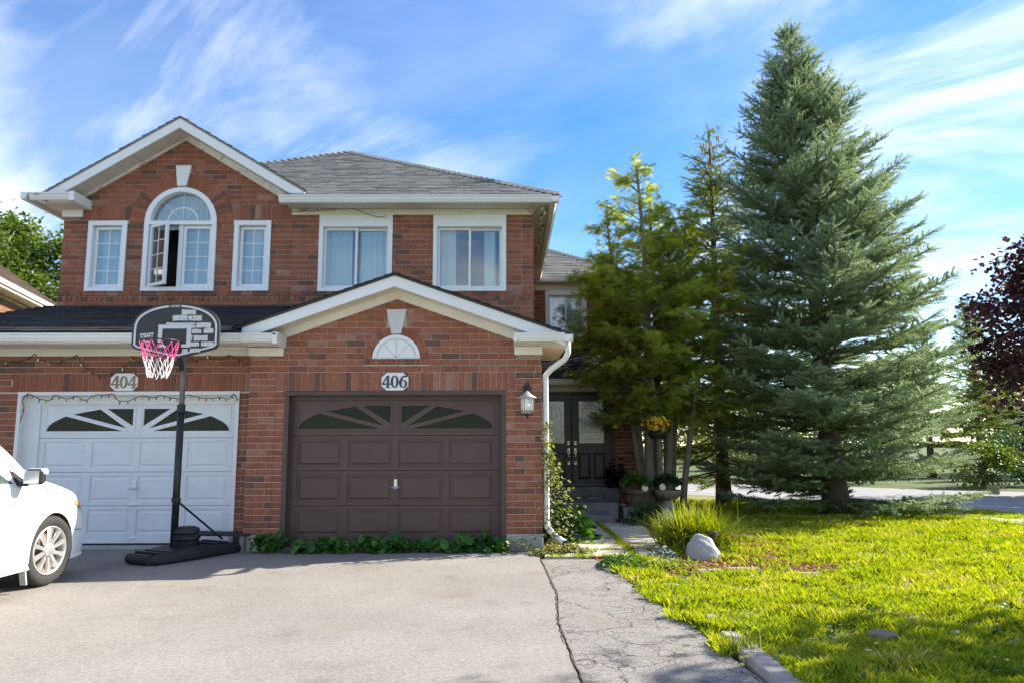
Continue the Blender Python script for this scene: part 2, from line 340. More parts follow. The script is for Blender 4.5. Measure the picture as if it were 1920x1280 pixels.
def soldiers(x0, x1, z0, z1, pitch=BH):
    n = max(1, round((x1-x0)/pitch)); w = (x1-x0)/n
    return [[(x0+i*w+JT/2, z0+JT/2), (x0+(i+1)*w-JT/2, z0+JT/2), (x0+(i+1)*w-JT/2, z1-JT/2), (x0+i*w+JT/2, z1-JT/2)] for i in range(n)]
def ringbricks(cx, cz, ri, ro, a0, a1, n):
    out = []
    for i in range(n):
        b0, b1 = a0+(a1-a0)*i/n, a0+(a1-a0)*(i+1)/n; g = math.degrees(JT/2/ro); g2 = math.degrees(JT/2/ri)
        pt = lambda r, a: (cx+r*math.cos(R(a)), cz+r*math.sin(R(a)))
        out.append([pt(ri, b1-g2), pt(ri, b0+g2), pt(ro, b0+g), pt(ro, b1-g)] if b1 > b0 else [pt(ri, b0), pt(ri, b1), pt(ro, b1), pt(ro, b0)])
    return out
CH = .006
def brick_faces(q, y, proud, mb):        # chamfered front + four sides, going back to y+.05
    n = len(q); cx = sum(p[0] for p in q)/n; cz = sum(p[1] for p in q)/n; yf = y-proud
    ins = []
    for x, z in q: ins.append((x-math.copysign(min(CH, abs(x-cx)*.5), x-cx), z-math.copysign(min(CH, abs(z-cz)*.5), z-cz)))
    vs = [(x, yf, z) for x, z in ins] + [(x, yf+.004, z) for x, z in q] + [(x, y+.03, z) for x, z in q]
    fs = [tuple(range(n))] + [(i, i+n, (i+1) % n+n, (i+1) % n) for i in range(n)] + [(i+n, i+2*n, (i+1) % n+2*n, (i+1) % n+n) for i in range(n)]
    fs = [tuple(reversed(f)) if j else f for j, f in enumerate(fs)]
    mb.cur = random.random(); mb.add(vs, fs)
BOXMESH = {}
def unit_brick(w, h):
    key = (round(w, 3), round(h, 3))
    if key not in BOXMESH:
        mb = MB(); brick_faces([(-w/2, -h/2), (w/2, -h/2), (w/2, h/2), (-w/2, h/2)], 0, .006, mb)
        me = bpy.data.meshes.new('brick'); me.from_pydata(mb.v, [], mb.f); me.materials.append(MATS['brick_single']); BOXMESH[key] = me
    return BOXMESH[key]
def put_bricks(quads, y, wall, nsingle, proud=.006, mat='brick_many'):
    """the nsingle first quads become brick objects, the rest one mesh"""
    o0 = org(wall); rest = MB(); c = 0
    for q in quads:
        w = q[1][0]-q[0][0]; h = q[3][1]-q[0][1]; okq = abs(q[0][0]-q[3][0]) < 1e-5 and abs(q[1][0]-q[2][0]) < 1e-5 and abs(q[0][1]-q[1][1]) < 1e-5
        if c < nsingle and okq and w > .05:
            o = bpy.data.objects.new('brick', unit_brick(w, h)); COL.objects.link(o); o.parent = wall
            o.location = ((q[0][0]+q[1][0])/2-o0.x, y-o0.y+random.uniform(-.002, .001), (q[0][1]+q[3][1])/2-o0.z); c += 1
        else: brick_faces(q, y, proud+random.uniform(-.0015, .002), rest)
    if rest.v: rest.build('brick_courses', mat, wall, kind='stuff', attr=True)
    return c
# ---- shingled roof plane
def roof_plane(pts, mat, parent, name='roof', exposure=.145, tab=.26, thick=.03, label=None, u=None):
    """pts[0]->pts[1] is the eave; polygon convex"""
    A, B = Vector(pts[0]), Vector(pts[1]); u = Vector(u) if u else (B-A).normalized(); nrm = u.cross(Vector(pts[2])-A).normalized(); v = nrm.cross(u)
    if nrm.z < 0: nrm = -nrm
    if v.z < 0: v = -v
    d = MB(); p3 = [Vector(p) for p in pts]
    if (p3[1]-p3[0]).cross(p3[2]-p3[0]).dot(nrm) < 0: p3.reverse()
    d.slab(p3, thick); deck = d.build(name, 'black_plastic' if 'dark' in mat else 'concrete_dark', parent)
    if label: deck['label'] = label
    uv = [((Vector(p)-A).dot(u), (Vector(p)-A).dot(v)) for p in pts]; vmax = max(q[1] for q in uv); s = MB(); k = 0; vv = -.012
    while vv < vmax-.02:
        e = 1e-3; i0 = interval(uv, max(vv, 0)+e); i1 = interval(uv, min(vv+exposure+.02, vmax)-e)
        if i0 and i1:
            x = i0[0] - random.uniform(0, tab)
            while x < i0[1]:
                w = tab*random.uniform(.55, 1.35); xa, xb = x+.004, x+w-.004; x += w
                c = lambda t, iv: min(max(t, iv[0]), iv[1])
                a0, b0, a1, b1 = c(xa, i0), c(xb, i0), c(xa, i1), c(xb, i1)
                if b0-a0 < .01: continue
                t = .010+random.choice((0, 0, .006)); s.cur = random.random()
                Pn = lambda q, h: A+u*q[0]+v*q[1]+nrm*h
                s.add([Pn((a0, vv), t+.004), Pn((b0, vv), t+.004), Pn((b1, min(vv+exposure+.02, vmax)), .004), Pn((a1, min(vv+exposure+.02, vmax)), .004), Pn((a0, vv), 0), Pn((b0, vv), 0)], [(0, 1, 2, 3), (4, 5, 1, 0)])
        vv += exposure; k += 1
    s.build('shingles', mat, deck, kind='stuff', attr=True); return deck
def gutter(parent, a, b, h=.115, dep=.12, name='gutter', mat='trim'):
    """K-profile trough from a to b (front top edge line), open side hidden by the roof edge"""
    a, b = Vector(a), Vector(b); d = (b-a).normalized(); back = Vector((0, 0, 1)).cross(d)
    if back.y < -.01 or (abs(back.y) <= .01 and back.x > 0): back = -back
    prof = [(0, 0), (0, -.022), (.018, -.03), (.024, -.062), (.055, -h), (dep, -h), (dep, 0), (dep-.008, 0), (dep-.008, -h+.01), (.06, -h+.01), (.012, -.02), (.012, 0)]
    vs = [p+back*y+Vector((0, 0, z)) for p in (a, b) for y, z in prof]; n = len(prof)
    m = MB().add(vs, [(i, (i+1) % n, (i+1) % n+n, i+n) for i in range(n)])
    m.xz  # closed ends
    m.add(vs[:7], [tuple(range(7))]); m.add(vs[n:n+7], [tuple(range(6, -1, -1))])
    return m.build(name, mat, parent)
# ================================================================== GROUND
def sheet(name, pts, z, mat, parent=None):
    o = MB().poly([(x, y, z) for x, y in pts]).build(name, mat, parent); o['kind'] = 'structure'; return o
def asphalt(name, base, cracks, coarse):
    m, n, l, b = newmat(name); g = n.new('ShaderNodeNewGeometry')
    def noise(s, d=5, ro=.6):
        t = n.new('ShaderNodeTexNoise'); t.inputs['Scale'].default_value = s; t.inputs['Detail'].default_value = d; t.inputs['Roughness'].default_value = ro; l.new(g.outputs['Position'], t.inputs['Vector']); return t.outputs[0]
    def mr(i, a, c, lo, hi):
        t = n.new('ShaderNodeMapRange'); l.new(i, t.inputs[0]); t.inputs[1].default_value = a; t.inputs[2].default_value = c; t.inputs[3].default_value = lo; t.inputs[4].default_value = hi; return t.outputs[0]
    def mulc(c, f):
        t = n.new('ShaderNodeMix'); t.data_type = 'RGBA'; t.blend_type = 'MULTIPLY'; t.inputs[0].default_value = 1; l.new(c, t.inputs[6]); l.new(f, t.inputs[7]); return t.outputs[2]
    r = ramp(n, [(.3, [c*.86 for c in base]), (.7, [c*1.10 for c in base])]); l.new(noise(.7, 6), r.inputs[0]); col = r.outputs[0]
    col = mulc(col, mr(noise(70 if coarse else 110, 3, .8), .32, .68, .45 if coarse else .66, 1.45 if coarse else 1.26))
    col = mulc(col, mr(noise(28, 3, .7), .3, .7, .82, 1.14))
    col = mulc(col, mr(noise(2.2, 5), .58, .76, 1, .78))
    tn = n.new('ShaderNodeMix'); tn.data_type = 'RGBA'; l.new(mr(noise(.9, 4), .58, .72, 0, .6), tn.inputs[0]); l.new(col, tn.inputs[6]); tn.inputs[7].default_value = (base[0]*.80, base[1]*.68, base[2]*.55, 1); col = tn.outputs[2]
    h = noise(120, 3)
    if cracks:
        nx = n.new('ShaderNodeTexNoise'); nx.inputs['Scale'].default_value = 2.5; nx.inputs['Detail'].default_value = 5; l.new(g.outputs['Position'], nx.inputs['Vector'])
        mx = n.new('ShaderNodeMix'); mx.data_type = 'RGBA'; mx.inputs[0].default_value = .35; l.new(g.outputs['Position'], mx.inputs[6]); l.new(nx.outputs[1], mx.inputs[7])
        for sc, wd, dk in ((1.7, .014, .15), (5.0, .030, .40), (11.0, .05, .60)):
            v = n.new('ShaderNodeTexVoronoi'); v.feature = 'DISTANCE_TO_EDGE'; v.inputs['Scale'].default_value = sc; l.new(mx.outputs[2], v.inputs['Vector'])
            k = mr(v.outputs['Distance'], 0, wd, dk, 1); msk = mr(noise(1.3 if sc < 3 else 2.2, 2), .36, .52, 0, 1)
            t = n.new('ShaderNodeMix'); t.data_type = 'FLOAT'; l.new(msk, t.inputs[0]); t.inputs[2].default_value = 1; l.new(k, t.inputs[3]); col = mulc(col, t.outputs[0])
    l.new(col, b.inputs['Base Color']); b.inputs['Roughness'].default_value = .92; b.inputs['Specular IOR Level'].default_value = .2
    bu = n.new('ShaderNodeBump'); bu.inputs['Strength'].default_value = .8 if coarse else .45; bu.inputs['Distance'].default_value = .008; l.new(h, bu.inputs['Height']); l.new(bu.outputs[0], b.inputs['Normal'])
    MATS[name] = m
asphalt('asphalt_smooth', (.285, .262, .238), False, False); asphalt('asphalt_rough', (.285, .266, .246), True, True)
def grasssoil():
    m, n, l, b = newmat('lawn_soil'); g = n.new('ShaderNodeNewGeometry')
    t = n.new('ShaderNodeTexNoise'); t.inputs['Scale'].default_value = 1.6; t.inputs['Detail'].default_value = 7; t.inputs['Roughness'].default_value = .7; l.new(g.outputs['Position'], t.inputs['Vector'])
    r = ramp(n, [(.30, (.105, .135, .022)), (.5, (.165, .185, .035)), (.60, (.24, .21, .075)), (.70, (.31, .25, .14))]); l.new(t.outputs[0], r.inputs[0]); l.new(r.outputs[0], b.inputs['Base Color']); b.inputs['Roughness'].default_value = .95
    MATS['lawn_soil'] = m
grasssoil()
sheet('ground', [(-1500, -600), (1500, -600), (1500, 2500), (-1500, 2500)], -.03, 'ground_c')
SEAM = [(.43, -6), (.44, 4.7), (.40, 6.3), (.47, 7.5), (.43, 9.0), (.41, 9.72)]
sheet('driveway', [(-14, -6)] + SEAM + [(.41, 10.2), (.487, 10.62), (-3.6, 10.7), (-3.6, 11.1), (-14, 11.1)], -.004, 'asphalt_smooth')
RE = [(1.56, -6), (1.56, 4.4), (1.50, 5.2), (1.44, 6.2), (1.34, 7.0), (1.27, 8.0), (1.22, 8.7), (1.15, 9.3), (1.2, 9.72)]
sheet('driveway_strip', [(x+.014, y) for x, y in SEAM] + list(reversed(RE)), -.001, 'asphalt_rough')
seam = MB()
for (x0, y0), (x1, y1) in zip(SEAM, SEAM[1:]):
    m = max(2, int((y1-y0)/.08)); prev = None
    for i in range(m+1):
        t = i/m; x = x0+(x1-x0)*t+random.uniform(-.012, .012)+.007; y = y0+(y1-y0)*t; w = random.uniform(.002, .008)
        if prev: seam.add([(prev[0]-prev[2], prev[1], .003), (prev[0]+prev[2], prev[1], .003), (x+w, y, .003), (x-w, y, .003)], [(0, 1, 2, 3)])
        prev = (x, y, w)
sm = seam.build('driveway_crack', 'soil'); sm['kind'] = 'structure'
ROAD = [(8.0, 19.3), (9.16, 17.08), (10.44, 15.56), (12.6, 13.0), (21, 4), (34, -9), (44, -2), (28, 14), (15.5, 23.1), (13.9, 23.8), (8, 30), (-4, 44), (-14, 58), (-21, 54), (-10, 40), (0, 28.5)]
sheet('road', ROAD, -.022, 'road_c')
sheet('street', [(-90, -17.5), (60, -17.5), (60, -8.2), (-90, -8.2)], -.018, 'road_c')
sheet('street_sidewalk', [(-90, -7.4), (18, -7.4), (18, -6.01), (-90, -6.01)], -.012, 'sidewalk_c')
ln = MB()
for a, b in (((8.9, 20.6), (11.2, 17.7)), ((11.2, 17.7), (13.6, 15.1)), ((13.6, 15.1), (22, 6.2)), ((0.5, 31), (8.9, 20.6))):
    d = (Vector(b)-Vector(a)).normalized(); p = Vector((-d.y, d.x))*.06
    ln.add([(a[0]-p.x, a[1]-p.y, -.017), (a[0]+p.x, a[1]+p.y, -.017), (b[0]+p.x, b[1]+p.y, -.017), (b[0]-p.x, b[1]-p.y, -.017)], [(0, 3, 2, 1)])
o = ln.build('road_marking', 'line_white'); o['kind'] = 'structure'
o = MB().slab([(8.55, 15.2, .03), (8.97, 13.3, .03), (12, 4, .03), (13.2, 4.3, .03), (10.0, 13.6, .03), (9.5, 15.4, .03), (7.0, 18.2, .03), (6.2, 17.6, .03)], .06).build('sidewalk', 'sidewalk_c'); o['kind'] = 'structure'
LAWN = [(1.66, -2), (1.66, 8.4), (3.6, 8.4), (4.0, 11.2), (3.3, 17.2), (3.3, 24), (0, 28), (8.0, 19.0), (9.06, 17.0), (10.3, 15.5), (12.5, 12.9), (20, 4.6), (26, -2)]
lw = MB(); pp = [Vector((x, y, 0)) for x, y in LAWN]
for a, b, c in tessellate_polygon([pp]): lw.add([(*LAWN[i], -.008) for i in (a, b, c)], [(0, 1, 2)])
o = lw.build('lawn', 'lawn_soil'); o['kind'] = 'structure'
BED = [(1.02, 9.95), (1.30, 9.0), (1.45, 8.25), (2.1, 8.55), (3.62, 8.42), (4.05, 9.6), (3.95, 11.3), (3.6, 14), (3.6, 17.3), (2.1, 17.3), (2.1, 13.9), (2.35, 13.4), (2.06, 10.0), (1.6, 9.7)]
bd = MB(); pp = [Vector((x, y, 0)) for x, y in BED]
for a, b, c in tessellate_polygon([pp]): bd.add([(*BED[i], .002) for i in (a, b, c)], [(0, 1, 2)])
o = bd.build('garden_bed', 'mulch_ground'); o['kind'] = 'structure'
b2 = MB().poly([(.49, 9.99, .003), (1.0, 9.99, .003), (1.05, 12.5, .003), (1.1, 14.0, .003), (.49, 14.0, .003)]).build('garden_bed', 'mulch_ground'); b2['kind'] = 'structure'
# walkway of concrete slabs
walk = MB().poly([(.95, 9.72, .004), (2.12, 9.72, .004), (2.4, 13.9, .004), (.95, 13.9, .004)]).build('walkway', 'soil'); walk['kind'] = 'structure'
ys = [9.78, 10.38, 10.98, 11.62, 12.3, 13.0, 13.88]
for i, (ya, yb) in enumerate(zip(ys, ys[1:])):
    for c, (xa, xb) in enumerate(((.99, 1.60), (1.66, 2.08+.05*i))):
        if c == 1 and i == 0: xb = 1.86
        j = lambda: random.uniform(-.015, .015); t = .028+random.uniform(-.006, .008)
        MB().slab([(xa+j(), ya+.015+j()*.5, t), (xb+j(), ya+.015+j()*.5, t+random.uniform(-.004, .004)), (xb+j(), yb-.012, t), (xa+j(), yb-.012, t)], .05).build('slab', 'slab', walk, bevel=.006)
MB().slab([(.47, 9.76, .022), (.94, 9.79, .024), (.94, 10.10, .024), (.48, 10.08, .022)], .05).build('slab', 'slab', walk, bevel=.006)
# ================================================================== HOUSES
XP = -3.62
h6 = thing('brick_house', (-1.55, 10.6, 0), 'right half of red brick semi with brown garage door and low white-trimmed gable', 'house')
h4 = thing('brick_house', (-5.6, 10.85, 0), 'left half of red brick semi with white garage door and arched upstairs window', 'house')
def wall(parent, outer, Y, holes=(), t=.11, name='wall'): return MB().xz(outer, Y+.006, Y+t, holes).build(name, 'mortar', parent)
def sidewall(parent, xw, y0, y1, z0, z1, sgn=1, name='side_wall'):
    w = MB().box(xw-.11*sgn if sgn > 0 else xw+.006, xw-.006 if sgn > 0 else xw+.11, y0, y1, z0, z1).build(name, 'mortar', parent)
    mb = MB(); b = MB()
    for q in lay(rect(y0, y1, z0, z1)): brick_faces(q, 0, .006+random.uniform(-.0015, .002), b)
    mb.v = [((xw-v[1]) if sgn > 0 else (xw+v[1]), v[0], v[2]) for v in b.v]; mb.f = b.f if sgn > 0 else [tuple(reversed(f)) for f in b.f]; mb.r = b.r
    mb.build('brick_courses', 'brick_many', w, kind='stuff', attr=True); return w
GSL = .35
# ---- 406 garage front
def gz(x): return 3.457-GSL*abs(x+1.555)
w6 = wall(h6, [(-3.60, .20), (-3.08, .20), (-3.08, 2.15), (-.035, 2.15), (-.035, .20), (.487, .20), (.487, gz(.487)+.1), (-1.555, 3.56), (-3.60, gz(-3.60)+.1)], 10.6)
AC = (-1.555, 2.617)
arch_cut = [(AC[0]-.455, AC[1]-.0)] + arc(*AC, .455, 180, 0, 16)
sill_cut = rect(-2.0, -1.10, 2.53, 2.6166)
gable_poly = [(-3.60, 2.43), (.487, 2.43), (.487, gz(.487)+.03), (-1.555, 3.487), (-3.60, gz(-3.60)+.03)]
qs = []
for xa, xb, of in ((-3.60, -3.232, -3.60), (.115, .487, .115)): qs += lay(rect(xa, xb, .205, 2.43), off=of, z0=.205)
for xa, xb, of in ((-3.232, -3.08, -3.232), (-.035, .115, -.035)): qs += lay(rect(xa, xb, .205, 2.162), off=of, z0=.205, stack=True)
sol = soldiers(-3.232, .115, 2.162, 2.43)
run = lay(gable_poly, [arch_cut, sill_cut, rect(AC[0]-.14, AC[0]+.14, 2.95, 3.31)], off=-3.60, z0=2.43)
qs = sol + qs + run
put_bricks(qs, 10.6, w6, 300)
extra = MB()
for q in ringbricks(*AC, .345, .450, 180, 0, 15): brick_faces(q, 10.6, .012, extra)
for q in soldiers(-2.0, -1.10, 2.53, 2.615, .067): brick_faces(q, 10.6, .016, extra)
extra.build('arch_bricks', 'brick_many', w6, kind='stuff', attr=True)
ks = MB().xz([(AC[0]-.062, 2.965), (AC[0]+.066, 2.965), (AC[0]+.135, 3.303), (AC[0]-.135, 3.303)], 10.555, 10.61).build('keystone', 'stone', h6, bevel=.006)
# fan vent panel
vent = MB().xz([(AC[0]-.335, AC[1])] + arc(*AC, .335, 180, 0, 24)[1:], 10.575, 10.612).build('arched_panel', 'white', h6)
vb = MB()
vb.xz([(AC[0]-.285, AC[1]+.03)] + arc(AC[0], AC[1]+.0, .285, 174, 6, 20) + arc(AC[0], AC[1], .262, 6, 174, 20), 10.568, 10.576)
for a in (48, 90, 132): vb.bar((AC[0], 10.572, AC[1]+.01), (AC[0]+.28*math.cos(R(a)), 10.572, AC[1]+.28*math.sin(R(a))), .008, .012, (0, 1, 0))
vb.box(AC[0]-.335, AC[0]+.335, 10.566, 10.58, AC[1]-.004, AC[1]+.016)
vb.build('moulding', 'print_plain', vent)
for xa, xb in ((-3.605, -3.10), (-.015, .492)): MB().box(xa, xb, 10.585, 10.8, -.08, .2).build('foundation', 'concrete', h6, bevel=.01)
MB().box(-3.1, -.015, 10.62, 11.1, -.05, .035).build('garage_sill', 'concrete_dark', h6)
# garage interiors
def hollow(parent, x0, x1, y0, y1, z0, z1, mat='room', name='room'):      # open towards the street
    v = [(x0, y0, z0), (x1, y0, z0), (x1, y1, z0), (x0, y1, z0), (x0, y0, z1), (x1, y0, z1), (x1, y1, z1), (x0, y1, z1)]
    return MB().add(v, [(0, 1, 2, 3), (7, 6, 5, 4), (6, 2, 1, 5), (7, 3, 2, 6), (4, 0, 3, 7)]).build(name, mat, parent)
hollow(h6, -3.4, .3, 10.83, 16.5, .0, 2.45); hollow(h4, -7.4, -3.7, 11.08, 16.5, .0, 2.45)
def garage_door(parent, x0, x1, Y, seams, paint, trim, op, casing, interior=True):
    ox0, ox1, oz1 = op; ci = casing
    fr = MB().xz([(ox0-.005, .03), (ox0+ci, .03), (ox0+ci, oz1-ci), (ox1-ci, oz1-ci), (ox1-ci, .03), (ox1+.005, .03), (ox1+.005, oz1+.005), (ox0-.005, oz1+.005)], Y-.145, Y+.05)
    root = fr.build('garage_door', trim, parent, bevel=.004)
    st = MB().xz([(ox0+ci, .03), (x0+.02, .03), (x0+.02, seams[0]-.02), (x1-.02, seams[0]-.02), (x1-.02, .03), (ox1-ci, .03), (ox1-ci, oz1-ci), (ox0+ci, oz1-ci)], Y-.028, Y+.04); st.build('door_stop', trim, root, bevel=.004)
    W = x1-x0; cx = (x0+x1)/2; sw = .095
    for k in range(1, 4):
        zt, zb = seams[k]-.003, seams[k+1]+.003; bot = .13 if k == 3 else .055; pw = (W-5*sw)/4; holes = []
        for i in range(4):
            a = x0+sw+i*(pw+sw); holes.append(rect(a, a+pw, zb+bot, zt-.05))
        sec = MB().xz(rect(x0, x1, zb, zt), Y, Y+.035, [list(reversed(h)) for h in holes]).build('section', paint, root, bevel=.003)
        for h in holes:
            (a, c), (b, _), (_, d), _ = h; i1, i2 = .028, .052; p = MB(); y1, y2 = Y+.016, Y+.004
            v = [(a-.002, y1, c-.002), (b+.002, y1, c-.002), (b+.002, y1, d+.002), (a-.002, y1, d+.002), (a+i1, y1, c+i1), (b-i1, y1, c+i1), (b-i1, y1, d-i1), (a+i1, y1, d-i1), (a+i2, y2, c+i2), (b-i2, y2, c+i2), (b-i2, y2, d-i2), (a+i2, y2, d-i2)]
            p.add(v, [(j, (j+1) % 4, (j+1) % 4+4, j+4) for j in range(4)] + [(j+4, (j+1) % 4+4, (j+1) % 4+8, j+8) for j in range(4)] + [(8, 9, 10, 11)]); p.build('panel', paint, root)
    zt, zb = seams[0], seams[1]+.003; sc = W/2.79; zf = zb+.095
    A = [(.215, 0), (1.295, 0)] + [(.07+1.225*math.cos(R(t)), .345*math.sin(R(t))) for t in (8, 16, 24, 32)] + [(1.025, .222)]
    B = [(.16, .042), (.925, .252)] + [(.07+1.225*math.cos(R(t)), .345*math.sin(R(t))) for t in (50, 56, 62)] + [(.546, .326)]
    Cc = [(.075, .075), (.45, .332), (.075, .332)]
    holes = []
    for s in (-1, 1):
        for pc in (A, B, Cc): q = [(cx+s*u*sc, zf+w*.96) for u, w in pc]; holes.append(q)
    sec = MB().xz(rect(x0, x1, zb, zt), Y, Y+.035, holes).build('section', paint, root)
    for s in (-1, 1):
        fxa, fxb = cx+s*.035*sc, cx+s*(W/2-.085); m = MB(); m.xz(rect(min(fxa, fxb), max(fxa, fxb), zb+.055, zt-.035), Y-.008, Y-.0005, [list(reversed(rect(min(fxa, fxb)+.018, max(fxa, fxb)-.018, zb+.073, zt-.053)))]); m.build('moulding', paint, root)
    for q in holes: MB().xz(q, Y+.022, Y+.026).build('pane', 'glass_dark', root)
    hx = cx+.01; hz = seams[2]-.20
    hd = MB(); hd.box(hx-.022, hx+.022, Y-.012, Y-.0005, hz-.05, hz+.08); hd.tube([(hx-.055, Y-.045, hz-.03), (hx+.06, Y-.045, hz-.03)], .011, 8); hd.tube([(hx, Y-.001, hz-.03), (hx, Y-.045, hz-.03)], .010, 8); hd.tube([(hx, Y-.004, hz+.05), (hx, Y-.02, hz+.05)], .014, 10)
    hd.build('handle', 'metal', root)
    MB().box(cx-.055, cx+.055, Y-.035, Y-.0005, seams[3]+.005, seams[3]+.018).build('lift_handle', trim, root); MB().box(cx-.05, cx+.05, Y-.02, Y-.0005, seams[4]+.06, seams[4]+.075).build('lift_handle', trim, root)
    return root
garage_door(h6, -3.03, -.095, 10.735, [2.065, 1.55, 1.065, .585, .055], 'brown_paint', 'brown_trim', (-3.09, -.022, 2.16), .055)
garage_door(h4, -6.71, -3.885, 10.97, [2.03, 1.53, 1.05, .58, .06], 'white_paint', 'trim', (-6.95, -3.82, 2.178), .045)
# ---- 404 garage front
w4 = wall(h4, [(-7.75, .20), (-6.93, .20), (-6.93, 2.165), (-3.84, 2.165), (-3.84, .20), (-3.602, .20), (-3.602, 2.78), (-7.75, 2.78)], 10.85)
qs = soldiers(-7.06, -3.66, 2.178, 2.446) + lay(rect(-7.75, -6.93, .205, 2.178), off=-7.75, z0=.205) + lay(rect(-3.84, -3.602, .205, 2.178), off=-3.75, z0=.205) + lay(rect(-3.66, -3.602, 2.178, 2.446), z0=2.178) + lay(rect(-7.75, -7.06, 2.178, 2.446), off=-7.75, z0=2.178) + lay(rect(-7.75, -3.602, 2.446, 2.72), off=-7.7, z0=2.446)
# ---- upper fronts
UY = 12.45
def window(parent, x0, x1, z0, z1, Y, cas=.075, head=None, layout='casement', curtain='sheer', recess=.085, glass='glass', grid=(2, 4), room='room_mid'):
    head = cas if head is None else head; a, b, c, d = x0+cas, x1-cas, z0+cas*.9, z1-head
    root = MB().xz(rect(x0, x1, z0, z1), Y-.032, Y+recess+.03, [list(reversed(rect(a, b, c, d)))]).build('window', 'vinyl', parent, bevel=.004)
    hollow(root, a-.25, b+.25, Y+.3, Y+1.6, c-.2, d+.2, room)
    yf = Y+recess-.03
    def sash(xa, xb, za, zb, y, fw_=.05):
        MB().xz(rect(xa, xb, za, zb), y, y+.035, [list(reversed(rect(xa+fw_, xb-fw_, za+fw_, zb-fw_)))]).build('sash', 'vinyl', root, bevel=.003)
        MB().box(xa+fw_-.005, xb-fw_+.005, y+.016, y+.020, za+fw_-.005, zb-fw_+.005).build('pane', glass, root)
        if grid and layout == 'casement':
            g = MB(); nx, nz = grid; A, B, Cx, D = xa+fw_, xb-fw_, za+fw_, zb-fw_
            for i in range(1, nx): x = A+(B-A)*i/nx; g.box(x-.007, x+.007, y+.009, y+.0145, Cx, D)
            for i in range(1, nz): z = Cx+(D-Cx)*i/nz; g.box(A, B, y+.0085, y+.015, z-.007, z+.007)
            g.build('muntins', 'vinyl', root)
    if layout == 'casement': sash(a+.008, b-.008, c+.008, d-.008, yf)
    else:
        m = (a+b)/2; sash(a+.004, m+.02, c+.004, d-.004, yf-.004, .038); sash(m-.02, b-.004, c+.004, d-.004, yf+.034, .038)
    curtains(root, a, b, c, d, Y+recess+.09, curtain); return root
def curtains(root, a, b, c, d, y, kind):
    W = b-a
    parts = {'sheer': [(a-.05, b+.05)], 'gap': [(a-.05, a+W*.42), (a+W*.55, b+.05)], 'two': [(a-.05, a+W*.14), (a+W*.14, a+W*.30)], 'none': [], 'left': [(a-.05, a+W*.28), (a+W*.72, a+W*.9)]}[kind]
    for xa, xb in parts:
        n = max(8, int((xb-xa)/.018)); m = MB(); ph = random.uniform(0, 6)
        xs = [xa+(xb-xa)*i/n for i in range(n+1)]; vs = []
        for z in (c-.06, d+.06): vs += [(x, y+.022*math.sin(x*58+ph+.7*math.sin(x*17)) + .012*math.sin(x*131), z) for x in xs]
        m.add(vs, [(i, i+1, i+n+2, i+n+1) for i in range(n)]); m.build('curtain', 'curtain', root, smooth=True)
U4 = [(-7.474, 3.60), (XP, 3.60), (XP, 5.47), (-5.487, 6.63), (-7.33, 5.50), (-7.474, 5.40)]
WIN4 = [(-7.04, -6.395, 3.965, 5.17), (-4.59, -3.975, 3.965, 5.17)]
AW = (-6.105, -4.89, 3.965, 5.15); ac = ((AW[0]+AW[1])/2, AW[3]); AR = (AW[1]-AW[0])/2
hole = lambda x0, x1, z0, z1, c=.05: list(reversed(rect(x0+c, x1-c, z0+c, z1-c)))
arch_out = [(AW[0], AW[2]), (AW[1], AW[2])] + arc(ac[0], ac[1], AR, 0, 180, 28)
arch_in = [(AW[0]+.05, AW[2]+.05), (AW[1]-.05, AW[2]+.05)] + arc(ac[0], ac[1], AR-.05, 0, 180, 28)
u4 = wall(h4, U4, UY, [hole(*w) for w in WIN4] + [list(reversed(arch_in))])
ROUT = .872
ringc = [(ac[0]-ROUT, ac[1]-.04), (ac[0]+ROUT, ac[1]-.04)] + arc(ac[0], ac[1], ROUT, 0, 180, 24)
awr = rect(AW[0]+.01, AW[1]-.01, AW[2], AW[3])
cuts = [rect(*w) for w in WIN4] + [rect(*AW)]
q2 = lay([(-7.474, 3.965), (XP, 3.965), (XP, 5.188), (-7.474, 5.188)], cuts, off=-7.474, z0=3.965)
q2 = [q for q in q2 if not (q[2][1] > 5.12 and ac[0]-ROUT < (q[0][0]+q[1][0])/2 < ac[0]+ROUT)]
s1 = soldiers(-7.21, ac[0]-ROUT-.005, 5.188, 5.455); s2 = soldiers(ac[0]+ROUT+.005, XP, 5.188, 5.455)
s1[-1][2] = (ac[0]-.822, s1[-1][2][1]); s2[0][3] = (ac[0]+.822, s2[0][3][1]); q3 = lay([(-7.474, 5.188), (-7.21, 5.188), (-7.21, 5.455), (-7.474, 5.455)], z0=5.188, off=-7.474)
q4 = lay([(-7.40, 5.455), (XP+.03, 5.455), (-5.487, 6.60)], [ringc, rect(ac[0]-.15, ac[0]+.15, 5.9, 6.13)], off=-7.3, z0=5.455)
belt = soldiers(-7.49, XP, 3.878, 3.965, .20) ; belt2 = soldiers(-7.49, XP, 3.79, 3.876, .085)
q5 = lay(rect(-7.474, XP, 3.60, 3.79), off=-7.474, z0=3.613)
n4 = put_bricks(qs, 10.85, w4, 150)
put_bricks(s1+s2+q2+q3+q4+q5, UY, u4, 300-n4)
ex = MB()
for a0, a1, n in ((180, 97, 13), (83, 0, 13)):
    for q in ringbricks(ac[0], ac[1], AR-.01, ROUT, a0, a1, n): brick_faces(q, UY, .014, ex)
for xa_, xb_ in ((ac[0]-ROUT, AW[0]+.01), (AW[1]-.01, ac[0]+ROUT)): brick_faces(rect(xa_, xb_, 5.124, 5.148), UY, .012, ex)
for q in belt+belt2: brick_faces(q, UY, .020, ex)
ex.build('arch_bricks', 'brick_many', u4, kind='stuff', attr=True)
